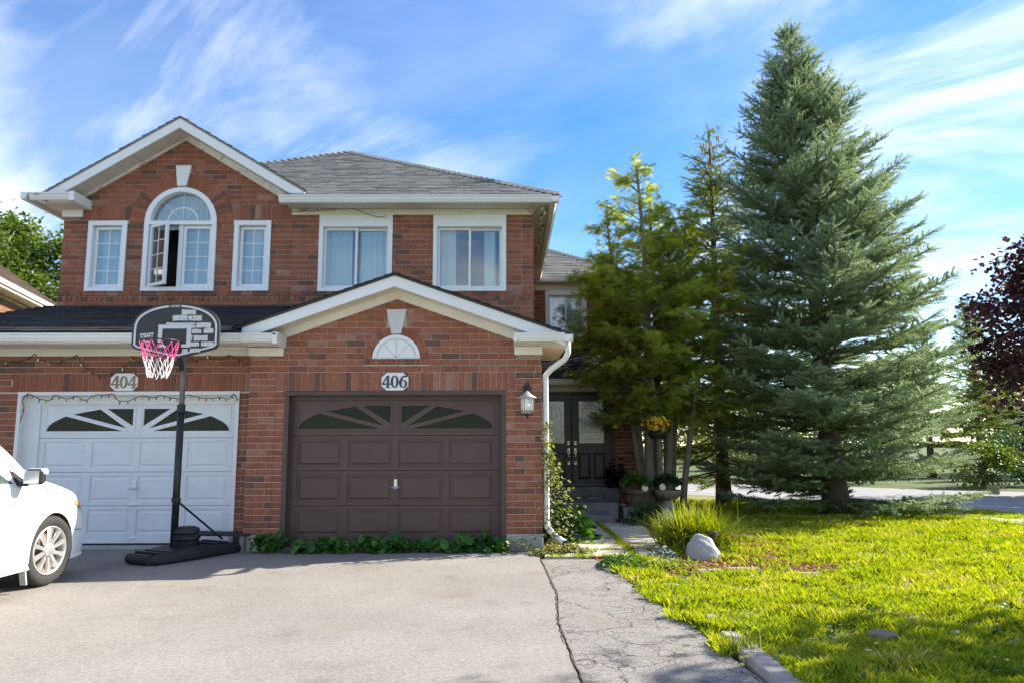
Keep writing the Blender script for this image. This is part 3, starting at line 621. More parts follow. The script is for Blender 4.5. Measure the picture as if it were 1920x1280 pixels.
MB().xz([(ac[0]-.075, 5.775), (ac[0]+.075, 5.775), (ac[0]+.135, 6.125), (ac[0]-.115, 6.125)], UY-.06, UY+.01).build('keystone', 'trim', h4, bevel=.006)
window(h4, *WIN4[0], UY, curtain='sheer'); window(h4, *WIN4[1], UY, curtain='sheer')
# arched triple-light window
aw = MB().xz(arch_out, UY-.035, UY+.115, [list(reversed([(AW[0]+.075, AW[2]+.07), (AW[1]-.075, AW[2]+.07), (AW[1]-.075, AW[3]-.045), (AW[0]+.075, AW[3]-.045)])), list(reversed([(AW[0]+.10, AW[3]+.02), (AW[1]-.10, AW[3]+.02)] + arc(ac[0], ac[1]+.02, AR-.10, 0, 180, 26)[1:-1]))]).build('window', 'vinyl', h4, bevel=.004)
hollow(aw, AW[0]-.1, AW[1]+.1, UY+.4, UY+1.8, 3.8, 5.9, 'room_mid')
fan = MB(); rr = AR-.10; zc = ac[1]+.02
MB().xz([(ac[0]-rr, zc)] + arc(ac[0], zc, rr, 180, 0, 28)[1:], UY+.072, UY+.076).build('pane', 'glass', aw)
for a in (45, 90, 135): fan.bar((ac[0], UY+.066, zc), (ac[0]+rr*math.cos(R(a)), UY+.066, zc+rr*math.sin(R(a))), .006, .018, (0, 1, 0))
fan.xz(arc(ac[0], zc, .265, 0, 180, 18) + arc(ac[0], zc, .247, 180, 0, 18), UY+.0625, UY+.0685)
fan.build('muntins', 'vinyl', aw)
mxx = ac[0]; MB().box(mxx-.035, mxx+.035, UY+.012, UY+.10, AW[2]+.07, AW[3]-.045).build('mullion', 'vinyl', aw)
def casement_leaf(xa, xb, za, zb, y, ang):
    """hinged on its left edge; swings out by ang"""
    m = Matrix.Translation((xa, y, 0)) @ Matrix.Rotation(-ang, 4, 'Z'); w = xb-xa; fwd = .05
    def tr(mb):
        mb.v = [tuple(m @ Vector(v)) for v in mb.v]; return mb
    tr(MB().xz(rect(0, w, za, zb), 0, .038, [list(reversed(rect(fwd, w-fwd, za+fwd, zb-fwd)))])).build('sash', 'vinyl', aw, bevel=.003)
    tr(MB().box(fwd-.004, w-fwd+.004, .016, .020, za+fwd-.004, zb-fwd+.004)).build('pane', 'glass', aw)
    g = MB(); g.box(w/2-.007, w/2+.007, .008, .0145, za+fwd, zb-fwd)
    for i in range(1, 4): z = za+fwd+(zb-za-2*fwd)*i/4; g.box(fwd, w-fwd, .0075, .015, z-.007, z+.007)
    tr(g).build('muntins', 'vinyl', aw)
casement_leaf(AW[0]+.085, mxx-.04, AW[2]+.075, AW[3]-.05, UY+.01, R(33))
casement_leaf(mxx+.04, AW[1]-.083, AW[2]+.078, AW[3]-.053, UY+.03, 0)
curtains(aw, mxx+.03, AW[1]-.08, AW[2]+.05, AW[3]-.05, UY+.19, 'sheer'); curtains(aw, AW[0], AW[1], AW[3], AW[3]+.62, UY+.26, 'sheer')
# 406 upper
W5 = (-3.16, -1.925, 3.955, 5.265); W6 = (-1.237, -.008, 3.955, 5.265)
u6 = wall(h6, rect(XP, .451, 2.9, 5.42), UY, [hole(*W5), hole(*W6)])
q = lay(rect(XP, -1.237, 3.965, 5.29), [rect(*W5)], off=XP, z0=3.965) + lay(rect(-1.237, 0, 3.965, 5.29), [rect(*W6)], off=-1.237, z0=3.965) + lay(rect(-.008, .451, 3.965, 5.29), off=-.008, z0=3.965, stack=True) + lay(rect(XP, .451, 3.0, 3.79), off=XP, z0=3.0)
put_bricks(q, UY, u6, 0)
ex = MB()
for qq in soldiers(XP, .468, 3.878, 3.965, .20) + soldiers(XP, .468, 3.79, 3.876, .085): brick_faces(qq, UY, .020, ex)
ex.build('belt_course', 'brick_many', u6, kind='stuff', attr=True)
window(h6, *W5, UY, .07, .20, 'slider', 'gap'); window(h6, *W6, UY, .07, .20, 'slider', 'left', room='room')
sidewall(h6, .487, 10.706, 17.2, .2, 2.80); sidewall(h6, .451, 12.56, 18.3, 2.95, 5.40); sidewall(h4, -7.474, 12.56, 22, 2.9, 5.40, -1); sidewall(h4, -7.75, 10.96, 22, .2, 2.78, -1)
MB().box(XP, 3.3, 22.0, 22.1, 0, 5.4).build('rear_wall', 'mortar', h6); MB().box(-7.74, XP-.005, 22.0, 22.1, 0, 5.4).build('rear_wall', 'mortar', h4)
# ---- roofs
EZ = 5.475; EY = 11.97; PK = (-3.53, 16.3, 7.93)
roof_plane([(XP, EY, EZ), (.84, EY, EZ), (PK[0], PK[1], PK[2]), (XP, PK[1], PK[2]-.001)], 'shingle_grey', h6)
roof_plane([(.84, EY, EZ), (.84, 22.5, EZ), (PK[0], 18.2, PK[2]), PK], 'shingle_grey', h6)
SL = (PK[2]-EZ)/(PK[1]-EY); zm = lambda y: EZ+SL*(y-EY)
roof_plane([(-7.72, EY, EZ), (-5.42, 14.38, zm(14.38)), PK], 'shingle_grey', h4, u=(1, 0, 0))
roof_plane([(XP, 12.30, zm(12.30)), (XP, PK[1], PK[2]), (-5.42, 14.38, zm(14.38))], 'shingle_grey', h4, u=(1, 0, 0))
roof_plane([(-7.72, 22.5, EZ), (-7.72, EY, EZ), PK, (PK[0], 18.2, PK[2])], 'shingle_grey', h4)
# hip caps
def caps(a, b, parent, mat='shingle_grey', w=.13, up=.02):
    a, b = Vector(a), Vector(b); d = (b-a).normalized(); sd = d.cross(Vector((0, 0, 1))).normalized(); L = (b-a).length; m = MB(); n = int(L/.16)
    for i in range(n):
        p, q = a+d*(L*i/n), a+d*(L*(i+1.25)/n); m.cur = random.random(); t = .03
        m.add([p+sd*w-Vector((0, 0, .05-t)), p+Vector((0, 0, up+t)), p-sd*w-Vector((0, 0, .05-t)), q+sd*w-Vector((0, 0, .05)), q+Vector((0, 0, up)), q-sd*w-Vector((0, 0, .05))], [(0, 1, 4, 3), (1, 2, 5, 4), (0, 2, 1)])
    m.build('ridge_caps', mat, parent, kind='stuff', attr=True)
caps((.84, EY, EZ), PK, h6); caps((-7.72, EY, EZ), PK, h4)
GP = (-5.42, 6.835); GS = .605
gzf = lambda x: GP[1]-GS*abs(x-GP[0])
yi = lambda z: EY+(z-EZ)/((PK[2]-EZ)/(PK[1]-EY))
roof_plane([(-7.62, 14.6, gzf(-7.62)), (-7.62, 11.99, gzf(-7.62)), (GP[0], 11.99, GP[1]), (GP[0], 14.7, GP[1])], 'shingle_grey', h4, 'gable_roof')
roof_plane([(-3.30, 11.99, gzf(-3.30)), (-3.30, 12.6, gzf(-3.30)), (GP[0], 14.7, GP[1]), (GP[0], 11.99, GP[1])], 'shingle_grey', h4, 'gable_roof')
def chevron(px_, pz, s, xl, xr, w, y0, y1):
    f = lambda x: pz-s*abs(x-px_)
    return MB().xz([(xl, f(xl)-w), (px_, pz-w), (xr, f(xr)-w), (xr, f(xr)), (px_, pz), (xl, f(xl))], y0, y1)
chevron(GP[0], GP[1]-.033, GS, -7.56, -3.31, .165, 12.0, 12.03).build('fascia', 'trim', h4, bevel=.003)
chevron(-5.487, 6.589+.175, .614, -7.42, -3.63, .175, 12.405, 12.447).build('frieze_board', 'peeling', h4)
def rake_soffit(parent, px_, z, s, xl, xr, y0, y1, mat):
    f = lambda x: z-s*abs(x-px_); back = MB()
    for a, b in ((xl, px_), (px_, xr)): back.slab([(a, y0, f(a)+.02), (b, y0, f(b)+.02), (b, y1, f(b)+.02), (a, y1, f(a)+.02)], .012)
    so = back.build('soffit', mat, parent)
    for a, b in ((xl, px_), (px_, xr)):
        n = int((b-a)*math.sqrt(1+s*s)/.30)
        for i in range(n):
            xa, xb = a+(b-a)*(i+.015)/n, a+(b-a)*(i+.985)/n
            MB().slab([(xa, y0, f(xa)), (xb, y0, f(xb)), (xb, y1, f(xb)), (xa, y1, f(xa))], .008).build('soffit_panel', mat, so)
rake_soffit(h4, GP[0], 6.672, GS, -7.50, -3.45, 12.032, 12.403, 'soffit')
def flat_soffit(parent, x0, x1, y0, y1, z, mat='soffit', along='x', pw=.30):
    so = MB().box(x0, x1, y0, y1, z+.012, z+.022).build('soffit', mat, parent)
    L = (x1-x0) if along == 'x' else (y1-y0); n = max(1, int(L/pw))
    for i in range(n):
        a, b = L*(i+.02)/n, L*(i+.98)/n
        (MB().box(x0+a, x0+b, y0, y1, z, z+.008) if along == 'x' else MB().box(x0, x1, y0+a, y0+b, z, z+.008)).build('soffit_panel', mat, so)
# upper main eave
gutter(h6, (-3.71, 11.90, 5.45), (.86, 11.90, 5.45)); gutter(h6, (.862, 11.90, 5.449), (.862, 22.4, 5.449))
MB().box(-3.68, .74, 12.021, 12.045, 5.335, 5.46).build('fascia', 'cream', h6); MB().box(.72, .742, 12.046, 22.4, 5.336, 5.459).build('fascia', 'cream', h6)
flat_soffit(h6, -3.66, .44, 12.05, 12.41, 5.372); flat_soffit(h6, .446, .715, 12.05, 18.0, 5.371, 'soffit', 'y', .14)
MB().box(-3.63, .452, 12.412, 12.447, 5.268, 5.37).build('frieze_board', 'cream', h6, bevel=.004)
# upper left return
gutter(h4, (-7.76, 11.90, 5.50), (-7.10, 11.90, 5.50)); gutter(h4, (-7.762, 22.4, 5.499), (-7.762, 11.9, 5.499))
MB().box(-7.65, -7.06, 12.0, 12.025, 5.37, 5.51).build('fascia', 'trim', h4); MB().box(-7.10, -7.02, 11.90, 12.44, 5.36, 5.515).build('eave_return', 'trim', h4)
flat_soffit(h4, -7.65, -7.10, 12.03, 12.44, 5.36); flat_soffit(h4, -7.65, -7.48, 12.45, 18, 5.362, 'soffit', 'y')
MB().box(-7.49, -7.15, 12.40, 12.447, 5.235, 5.36).build('frieze_block', 'trim', h4, bevel=.004)
# ---- 406 garage gable
FG = (-1.54, 3.715); fs = .350
chevron(FG[0], FG[1], fs, -3.60, .80, .150, 10.2, 10.23).build('fascia', 'trim', h6, bevel=.003)
chevron(-1.555, 3.457+.155, GSL, -3.25, .20, .155, 10.555, 10.597).build('frieze_board', 'cream', h6, bevel=.003)
rake_soffit(h6, FG[0], 3.583, fs, -3.42, .60, 10.232, 10.553, 'cream')
fzf = lambda x: FG[1]+.036-fs*abs(x-FG[0])
roof_plane([(.86, 10.17, fzf(.86)), (.86, 12.44, fzf(.86)), (FG[0], 12.44, FG[1]+.036), (FG[0], 10.17, FG[1]+.036)], 'shingle_dark', h6, 'gable_roof')
roof_plane([(-3.72, 12.44, fzf(-3.72)), (-3.72, 10.17, fzf(-3.72)), (FG[0], 10.17, FG[1]+.036), (FG[0], 12.44, FG[1]+.036)], 'shingle_dark', h6, 'gable_roof')
gutter(h6, (.10, 10.13, 2.912), (.90, 10.13, 2.912)); gutter(h6, (.902, 10.13, 2.911), (.902, 12.4, 2.911))
MB().box(.10, .78, 10.25, 10.27, 2.80, 2.92).build('fascia', 'cream', h6)
flat_soffit(h6, .11, .78, 10.27, 10.60, 2.785, 'cream'); flat_soffit(h6, .49, .78, 10.605, 12.4, 2.784, 'cream', 'y', .14)
MB().box(.105, .50, 10.553, 10.60, 2.665, 2.782).build('frieze_block', 'cream', h6, bevel=.004)
MB().box(.095, .14, 10.15, 10.59, 2.79, 2.90).build('eave_return', 'trim', h6)
gutter(h6, (-3.62, 10.13, 2.914), (-3.12, 10.13, 2.914)); MB().box(-3.16, -3.10, 10.13, 10.59, 2.77, 2.93).build('eave_return', 'trim', h6)
MB().box(-3.62, -3.13, 10.553, 10.60, 2.655, 2.775).build('frieze_block', 'cream', h6, bevel=.004); flat_soffit(h6, -3.62, -3.165, 10.26, 10.60, 2.785, 'cream')
# ---- 404 garage roof
roof_plane([(-8.25, 10.15, 2.945), (-3.60, 10.15, 2.945), (-3.60, 12.44, 3.70), (-7.55, 12.44, 3.70)], 'shingle_dark', h4, 'garage_roof')
caps((-8.25, 10.15, 2.945), (-7.55, 12.44, 3.70), h4, 'shingle_dark', .10)
fl = MB(); fl.box(-7.5, -3.4, 12.405, 12.44, 3.66, 3.725); fl.build('flashing', 'black_metal', h4)
gutter(h4, (-8.4, 10.11, 2.925), (-3.625, 10.13, 2.915))
MB().box(-8.3, -3.63, 10.24, 10.262, 2.79, 2.93).build('fascia', 'cream', h4); flat_soffit(h4, -8.3, -3.63, 10.265, 10.80, 2.80, 'cream')
MB().box(-7.78, -3.625, 10.805, 10.847, 2.69, 2.80).build('frieze_board', 'cream', h4, bevel=.004)
MB().box(-7.76, -6.95, 10.84, 11.0, -.08, .2).build('foundation', 'concrete', h4); MB().box(-3.82, -3.61, 10.845, 11.0, -.08, .2).build('foundation', 'concrete_dark', h4); MB().box(-6.95, -3.82, 10.86, 11.4, -.08, .035).build('garage_sill', 'concrete', h4)
# ---- rear wing with front door
DY = 17.2
wd = wall(h6, [(.49, .1), (2.99, .1), (2.99, 2.95), (.49, 2.95)], DY, [list(reversed(rect(.56, 2.36, .55, 2.58)))])
put_bricks(lay(rect(.49, 2.99, .12, 2.95), [rect(.50, 2.42, .50, 2.62)], off=.49), DY, wd, 0)
WY = 18.3
ww = wall(h6, rect(.45, 2.9, 2.9, 5.40), WY, [hole(.95, 1.96, 4.02, 5.17)])
put_bricks(lay(rect(.45, 2.9, 3.0, 5.30), [rect(.95, 1.96, 4.02, 5.17)], off=.45), WY, ww, 0)
window(h6, .95, 1.96, 4.02, 5.17, WY, .07, .12, 'slider', 'gap')
sidewall(h6, 2.99, 17.31, 22, .1, 2.95); sidewall(h6, 2.9, 18.41, 22, 2.9, 5.40)
roof_plane([(.45, 17.92, 5.46), (3.25, 17.92, 5.46), (.9, 20.27, 6.78), (.45, 20.27, 6.78)], 'shingle_grey', h6, 'wing_roof'); roof_plane([(3.25, 17.92, 5.46), (3.25, 22.4, 5.46), (.9, 20.27, 6.78)], 'shingle_grey', h6, 'wing_roof')
caps((3.25, 17.92, 5.46), (.9, 20.27, 6.78), h6, 'shingle_grey')
gutter(h6, (.74, 17.86, 5.44), (3.3, 17.86, 5.44)); MB().box(.72, 3.2, 17.98, 18.0, 5.31, 5.45).build('fascia', 'cream', h6); flat_soffit(h6, .72, 3.2, 18.0, 18.29, 5.34); MB().box(.46, 2.91, 18.26, 18.296, 5.17, 5.33).build('frieze_board', 'cream', h6)
roof_plane([(.47, 16.62, 2.86), (3.2, 16.62, 2.86), (3.2, 18.28, 3.72), (.47, 18.28, 3.72)], 'shingle_dark', h6, 'porch_roof')
gutter(h6, (.5, 16.56, 2.85), (3.25, 16.56, 2.85), mat='cream'); MB().box(.5, 3.18, 16.68, 16.70, 2.72, 2.85).build('fascia', 'cream', h6); flat_soffit(h6, .5, 3.18, 16.70, 17.17, 2.73, 'cream'); MB().box(.5, 3.0, 17.15, 17.194, 2.62, 2.73).build('frieze_board', 'cream', h6)
# double front door
fd = MB().xz(rect(.50, 2.42, .50, 2.615), DY-.05, DY+.06, [list(reversed(rect(.57, 2.35, .54, 2.56)))]).build('front_door', 'front_door', h6, bevel=.004)
hollow(fd, .45, 2.5, DY+.2, DY+2, .5, 2.6, 'room')
M('lead', (.62, .60, .52), .4, .1, 8)
for s, (xa, xb) in ((-1, (.575, 1.452)), (1, (1.468, 2.345))):
    gx0, gx1, gz0, gz1 = (xa+xb)/2-.285, (xa+xb)/2+.285, 1.45, 2.40; y = DY-.005
    lo = [rect((xa+xb)/2-.30, (xa+xb)/2-.04, .66, 1.24), rect((xa+xb)/2+.04, (xa+xb)/2+.30, .66, 1.24)]
    MB().xz(rect(xa, xb, .55, 2.55), y, y+.045, [list(reversed(rect(gx0, gx1, gz0, gz1)))] + [list(reversed(r)) for r in lo]).build('door_leaf', 'front_door', fd, bevel=.003)
    for (a, c), (b, _), (_, d), _ in lo:
        p = MB(); v = [(a-.002, y+.02, c-.002), (b+.002, y+.02, c-.002), (b+.002, y+.02, d+.002), (a-.002, y+.02, d+.002), (a+.05, y+.005, c+.05), (b-.05, y+.005, c+.05), (b-.05, y+.005, d-.05), (a+.05, y+.005, d-.05)]
        p.add(v, [(j, (j+1) % 4, (j+1) % 4+4, j+4) for j in range(4)] + [(4, 5, 6, 7)]).build('panel', 'front_door', fd)
    MB().xz(rect(gx0-.03, gx1+.03, gz0-.03, gz1+.03), y-.012, y+.002, [list(reversed(rect(gx0+.005, gx1-.005, gz0+.005, gz1-.005)))]).build('moulding', 'front_door', fd)
    MB().box(gx0, gx1, y+.014, y+.020, gz0, gz1).build('pane', 'glass_door', fd)
    L = MB(); cx = (gx0+gx1)/2; yy = y+.010; w = .012
    L.xz(arc(cx, gz1-.29, .215, 0, 180, 16) + arc(cx, gz1-.29, .203, 180, 0, 16), yy, yy+.004)
    for xx in (cx-.209, cx+.209): L.box(xx-.006, xx+.006, yy, yy+.004, gz0+.1, gz1-.29)
    L.box(cx-.209, cx+.209, yy+.0005, yy+.0035, gz0+.094, gz0+.106); L.box(gx0, gx1, yy+.0005, yy+.0035, gz0+.25, gz0+.262)
    for k in (-1, 0, 1):
        pts = [(cx+k*.12*math.sin(math.pi*t)+.0, gz1-.42+.30*t) for t in [i/10 for i in range(11)]]
        L.tube([(x, yy+.002, z) for x, z in pts], .006, 5)
        pts = [(cx+k*.10*math.sin(math.pi*t)*(1-t*.4), gz1-.42-.20*t) for t in [i/8 for i in range(9)]]
        if k: L.tube([(x, yy+.0025, z) for x, z in pts], .005, 5)
    L.build('leaded_lines', 'lead', fd)
    hx = 1.46+s*.075; h = MB(); h.box(hx-.028, hx+.028, y-.012, y-.001, 1.42, 1.50); h.lathe([(.026, 0), (.026, .03)], (hx, y-.03, 1.45), 12); h.box(hx-.026, hx+.026, y-.014, y-.001, 1.22, 1.34)
    h.tube([(hx, y-.01, 1.30), (hx, y-.055, 1.29), (hx, y-.06, 1.15), (hx, y-.012, 1.02)], .011, 8); h.box(hx-.022, hx+.022, y-.014, y-.001, .98, 1.06); h.build('handle', 'brass', fd, smooth=False)
# steps
stp = thing('entry_steps', (1.4, 15, 0), 'grey concrete entry steps leading up to the dark double door', 'steps')
MB().box(.50, 2.45, 16.85, DY-.06, -.05, .50).build('step', 'concrete_dark', stp, bevel=.012); MB().box(.50, 2.14, 14.9, 16.845, -.05, .30).build('step', 'concrete_dark', stp, bevel=.012); MB().box(.50, 1.96, 13.9, 14.895, -.05, .155).build('step', 'concrete_dark', stp, bevel=.012)
# downspout with elbows
dsp = MB(); path = [(.84, 10.32, 2.80), (.84, 10.33, 2.66), (.80, 10.40, 2.58), (.62, 10.58, 2.46), (.545, 10.66, 2.38), (.545, 10.66, 2.2), (.545, 10.66, .42), (.55, 10.63, .30), (.63, 10.56, .20), (.78, 10.43, .10)]
dsp.tube(path, [.042, .042, .042, .042, .042, .042, .042, .043, .043, .045], 10); ds = dsp.build('downspout', 'trim', h6, smooth=True)
MB().tube([(.765, 10.443, .106), (.86, 10.36, .055)], [.048, .050], 10).build('rubber_end', 'black_plastic', ds)
# ================================================================== THINGS
# ---- house number plaques
D4o = [(.40, 1), (0, .34), (0, .24), (.38, .24), (.38, .08), (.30, .06), (.30, 0), (.64, 0), (.64, .06), (.56, .08), (.56, .24), (.68, .24), (.68, .36), (.56, .36), (.56, 1)]
D4h = [(.38, .36), (.11, .36), (.38, .78)]
ell = lambda cx, cz, rx, rz, n=24: [(cx+rx*math.cos(2*math.pi*i/n), cz+rz*math.sin(2*math.pi*i/n)) for i in range(n)]
D6s = [(.0, .32), (.20, .32), (.21, .50), (.26, .70), (.36, .85), (.46, .91), (.50, .84), (.60, .84), (.63, .92), (.57, 1.0), (.44, 1.0), (.27, .93), (.12, .78), (.02, .55)]
def plaque(cx, cz, Y, txt, dm, label, w, h):
    t = thing('house_number_plaque', (cx, Y, cz), label, 'house number'); c = .075
    MB().xz([(cx-w/2+c, cz-h/2), (cx+w/2-c, cz-h/2), (cx+w/2, cz-h/2+c*.8), (cx+w/2, cz+h/2-c*.8), (cx+w/2-c, cz+h/2), (cx-w/2+c, cz+h/2), (cx-w/2, cz+h/2-c*.8), (cx-w/2, cz-h/2+c*.8)], Y-.035, Y-.012).build('plate', 'white', t, bevel=.003)
    H = h*.72; dw = H*.66; x = cx-dw*1.5-.008
    for ch in txt:
        f = lambda q: [(x+a*H, cz-H/2+b*H) for a, b in q]; m = MB()
        if ch == '4': m.xz(f(D4o), Y-.043, Y-.036, [f(D4h)])
        if ch == '0': m.xz(f(ell(.33, .5, .32, .5)), Y-.043, Y-.036, [f(list(reversed(ell(.33, .5, .13, .43))))])
        if ch == '6': m.xz(f(ell(.34, .32, .32, .32)), Y-.043, Y-.036, [f(list(reversed(ell(.34, .32, .13, .26))))]); m.xz(f(D6s), Y-.0445, Y-.037)
        m.build('digit', dm, t); x += dw+.004
plaque(-1.563, 2.294, 10.6, '406', 'digit_dark', 'white plaque with dark number 406 above the brown garage door', .375, .24)
plaque(-5.459, 2.318, 10.85, '404', 'digit_brass', 'white plaque with tarnished brass number 404 above the white garage door', .385, .245)
# ---- wall lantern
t = thing('wall_lantern', (.28, 10.6, 1.95), 'dark and pale coach lantern with ribbed glass on the brick pier', 'lantern')
lx, ly, lz = .28, 10.47, 1.96
MB().xz(ell(lx, lz+.215, .055, .10), 10.575, 10.594).build('back_plate', 'black_metal', t); MB().tube([(lx, 10.58, lz+.20), (lx, 10.53, lz+.27), (lx, ly, lz+.25), (lx, ly, lz+.17)], .010, 8).build('arm', 'black_metal', t, smooth=True)
MB().lathe([(.012, .19), (.03, .175), (.06, .145), (.125, .105), (.128, .09), (.09, .088)], (lx, ly, lz), 20).build('cap', 'grey_metal', t, smooth=True)
prof = []
gl = MB(); n = 40; vs = [(lx+r*(1+.05*(k % 2))*math.cos(2*math.pi*k/n), ly+r*(1+.05*(k % 2))*math.sin(2*math.pi*k/n), lz+z) for r, z in ((.088, .087), (.088, -.07), (.075, -.115), (.03, -.13)) for k in range(n)]
gl.add(vs, [(i*n+k, i*n+(k+1) % n, (i+1)*n+(k+1) % n, (i+1)*n+k) for i in range(3) for k in range(n)]); gl.build('glass', 'glass_lamp', t)
MB().lathe([(.001, -.05), (.028, -.03), (.032, .0), (.02, .05), (.018, .085)], (lx, ly, lz), 12).build('bulb', 'white', t, smooth=True)
MB().lathe([(.05, -.125), (.03, -.14), (.012, -.15), (.016, -.165), (.003, -.185)], (lx, ly, lz), 12).build('finial', 'black_metal', t, smooth=True)
# ---- strings of lights
BM = {}
def bulb_mesh(mat, h=.042, r=.011):
    if mat not in BM:
        m = MB().lathe([(.005, .012), (.007, 0), (r, -h*.25), (r*.9, -h*.55), (.002, -h)], (0, 0, 0), 8); me = bpy.data.meshes.new('bulb'); me.from_pydata(m.v, [], m.f); me.materials.append(MATS[mat]); me.polygons.foreach_set('use_smooth', [True]*len(me.polygons)); BM[mat] = me
    return BM[mat]
def lights(label, pts, mats, step, wire='wire', jit=.012, scale=1.0):
    t = thing('string_lights', pts[0], label, 'string lights'); P3 = [Vector(p) for p in pts]; fine = []
    for i in range(len(P3)-1):
        p0, p1, p2, p3 = P3[max(i-1, 0)], P3[i], P3[i+1], P3[min(i+2, len(P3)-1)]; m = max(2, int((p2-p1).length/.03))
        for k in range(m):
            u = k/m; fine.append(.5*((2*p1)+(p2-p0)*u+(2*p0-5*p1+4*p2-p3)*u*u+(3*p1-p0-3*p2+p3)*u**3) + Vector((0, random.uniform(-.004, .004), random.uniform(-jit, jit)*.5)))
    fine.append(P3[-1]); MB().tube(fine, .006, 5).build('wire', wire, t); acc = 0; k = 0; o0 = org(t)
    for a, b in zip(fine, fine[1:]):
        acc += (b-a).length
        if acc > step:
            acc = 0; o = bpy.data.objects.new('bulb', bulb_mesh(mats[k % len(mats)])); COL.objects.link(o); o.parent = t; o.location = b-o0-Vector((0, .008, .01)); o.rotation_euler = (random.uniform(-.4, .4), random.uniform(-.5, .5), 0); o.scale = (scale,)*3; k += 1
y = 10.795; tp = lambda px, py, Y=y: tuple(P(px, py, Y))
lights('coloured light string swagged along the top of the white garage door', [tp(38, 790), tp(45, 765), tp(42, 750), tp(52, 738), tp(75, 747), tp(92, 750), tp(104, 740), tp(125, 747), tp(143, 742), tp(160, 750), tp(177, 740), tp(200, 739), tp(212, 738), tp(222, 749), tp(240, 751), tp(262, 742), tp(285, 745), tp(300, 741), tp(320, 745), tp(342, 746), tp(352, 739), tp(370, 744), tp(395, 746), tp(415, 744), tp(428, 747), tp(438, 738), tp(446, 749)], ['bulb_green', 'bulb_red', 'bulb_yellow', 'bulb_blue', 'bulb_orange', 'bulb_green', 'bulb_yellow'], .085)
y = 10.82
lights('dark wire of dead lights drooping below the frieze of the white-doored garage', [tp(-30, 672), tp(0, 676), tp(40, 676), tp(58, 668), tp(66, 663), tp(72, 672), tp(98, 680), tp(115, 677), tp(135, 670), tp(144, 665), tp(152, 680), tp(172, 698), tp(195, 703), tp(215, 697), tp(240, 680), tp(247, 666), tp(256, 676), tp(300, 680), tp(350, 676), tp(380, 672), tp(390, 666), tp(400, 674), tp(420, 671), tp(428, 664), tp(440, 670), tp(452, 676)], ['bulb_clear', 'bulb_yellow', 'wire', 'wire'], .16, jit=.02)
lights('clear light string tacked under the upper eave between gutter and frieze', [tuple(P(a, b, 12.40)) for a, b in ((546, 397), (580, 396), (615, 394), (650, 391), (670, 394), (690, 402), (710, 407), (725, 405))], ['bulb_clear'], .30, 'wire_brown')
lights('clear light string running the length of the upper eave soffit', [tuple(P(a, b, 12.395)) for a, b in ((560, 395), (600, 388), (622, 385), (680, 388), (740, 386), (800, 386), (860, 387), (920, 386), (978, 384), (990, 394), (1001, 405))], ['bulb_clear'], .24, 'wire_brown')
lights('tangled clear light string hanging along the side soffit of the upper eave', [(.48, 12.35, 5.28), (.56, 12.25, 5.33), (.66, 12.2, 5.355), (.64, 12.5, 5.33), (.58, 12.9, 5.345), (.66, 13.2, 5.33), (.60, 13.7, 5.345), (.64, 14.2, 5.35), (.60, 15.0, 5.34), (.62, 16, 5.35), (.60, 17.2, 5.35)], ['bulb_clear', 'wire_brown'], .17, 'wire_brown', jit=.05, scale=1.4)
# ---- basketball hoop
hb = P(335, 1036, 9.98); px0 = P(335, 850, 9.98).x
bh = thing('basketball_hoop', (px0, 9.98, 0), 'portable basketball hoop with black and grey fan backboard before the white garage door', 'basketball hoop')
MB().tube([(px0, 9.98, .12), (px0, 9.98, 1.90)], .045, 16).build('pole', 'black_metal', bh, smooth=True)
MB().tube([(px0+.004, 9.98, 1.88), (px0+.004, 9.98, 2.62)], .034, 16).build('upper_pole', 'pole_grey', bh, smooth=True)
MB().lathe([(.052, 0), (.052, .10)], (px0, 9.98, 1.85), 16).build('collar', 'black_plastic', bh)
BYY = 9.62; bc = P(330, 610, BYY); bx, bz = bc.x, P(330, 568, BYY).z-.357; S = 1.12/1230
def bb(u, v): return (bx+(u-748)*S, bz-(v-430)*S)
def fanpts(k):   # outline scaled inward by k (zoom pixels)
    L, Rr, T, Bm = 135+k, 1361-k, 40+k, 820-k; pts = [(L, 640-k*.3), (185+k*.7, 690-k*.7), (690, Bm), (806, Bm), (1311-k*.7, 690-k*.7), (Rr, 640-k*.3), (Rr, 400+k*.2)]
    ex = 613-k; n = 22
    for i in range(1, n): a = math.pi*i/n; pts.append((748+ex*math.cos(a)*(1 if True else 0), 400+k*.2-(360-k*.8)*math.sin(a)**.85))
    pts.append((L, 400+k*.2)); return [bb(*p) for p in pts]
bo = fanpts(0)
brd = MB().xz(list(reversed(bo)), BYY, BYY+.045).build('backboard', 'board_black', bh, bevel=.006)
MB().xz(list(reversed(fanpts(30))), BYY-.0030, BYY-.0006, [fanpts(58)]).build('border_stripe', 'print_plain', brd)
def rq(u0, u1, v0, v1): return [bb(u0, v1), bb(u1, v1), bb(u1, v0), bb(u0, v0)]
MB().xz(rq(505, 965, 350, 668), BYY-.0034, BYY-.0006, [list(reversed(rq(562, 905, 405, 625)))]).build('target_square', 'print_plain', brd)
for u0, u1, v0, v1 in ((818, 1018, 135, 205), (698, 900, 215, 292), (918, 1112, 218, 292), (610, 1015, 318, 347), (970, 1020, 352, 395), (1040, 1235, 320, 395), (970, 1108, 415, 472), (1142, 1275, 405, 472), (1008, 1205, 502, 580), (970, 990, 497, 580), (970, 1085, 598, 655), (1108, 1290, 592, 655), (850, 935, 690, 765), (960, 1110, 685, 740)):
    j = lambda: random.uniform(-6, 6); q = [bb(u0+j(), v1+j()), bb((u0+u1)/2, v1+j()), bb(u1+j(), v1+j()), bb(u1+j(), (v0+v1)/2), bb(u1+j(), v0+j()), bb((u0+u1)/2, v0+j()), bb(u0+j(), v0+j())]
    MB().xz(q, BYY-.0034, BYY-.0006).build('painted_brick', 'print_grey', brd)
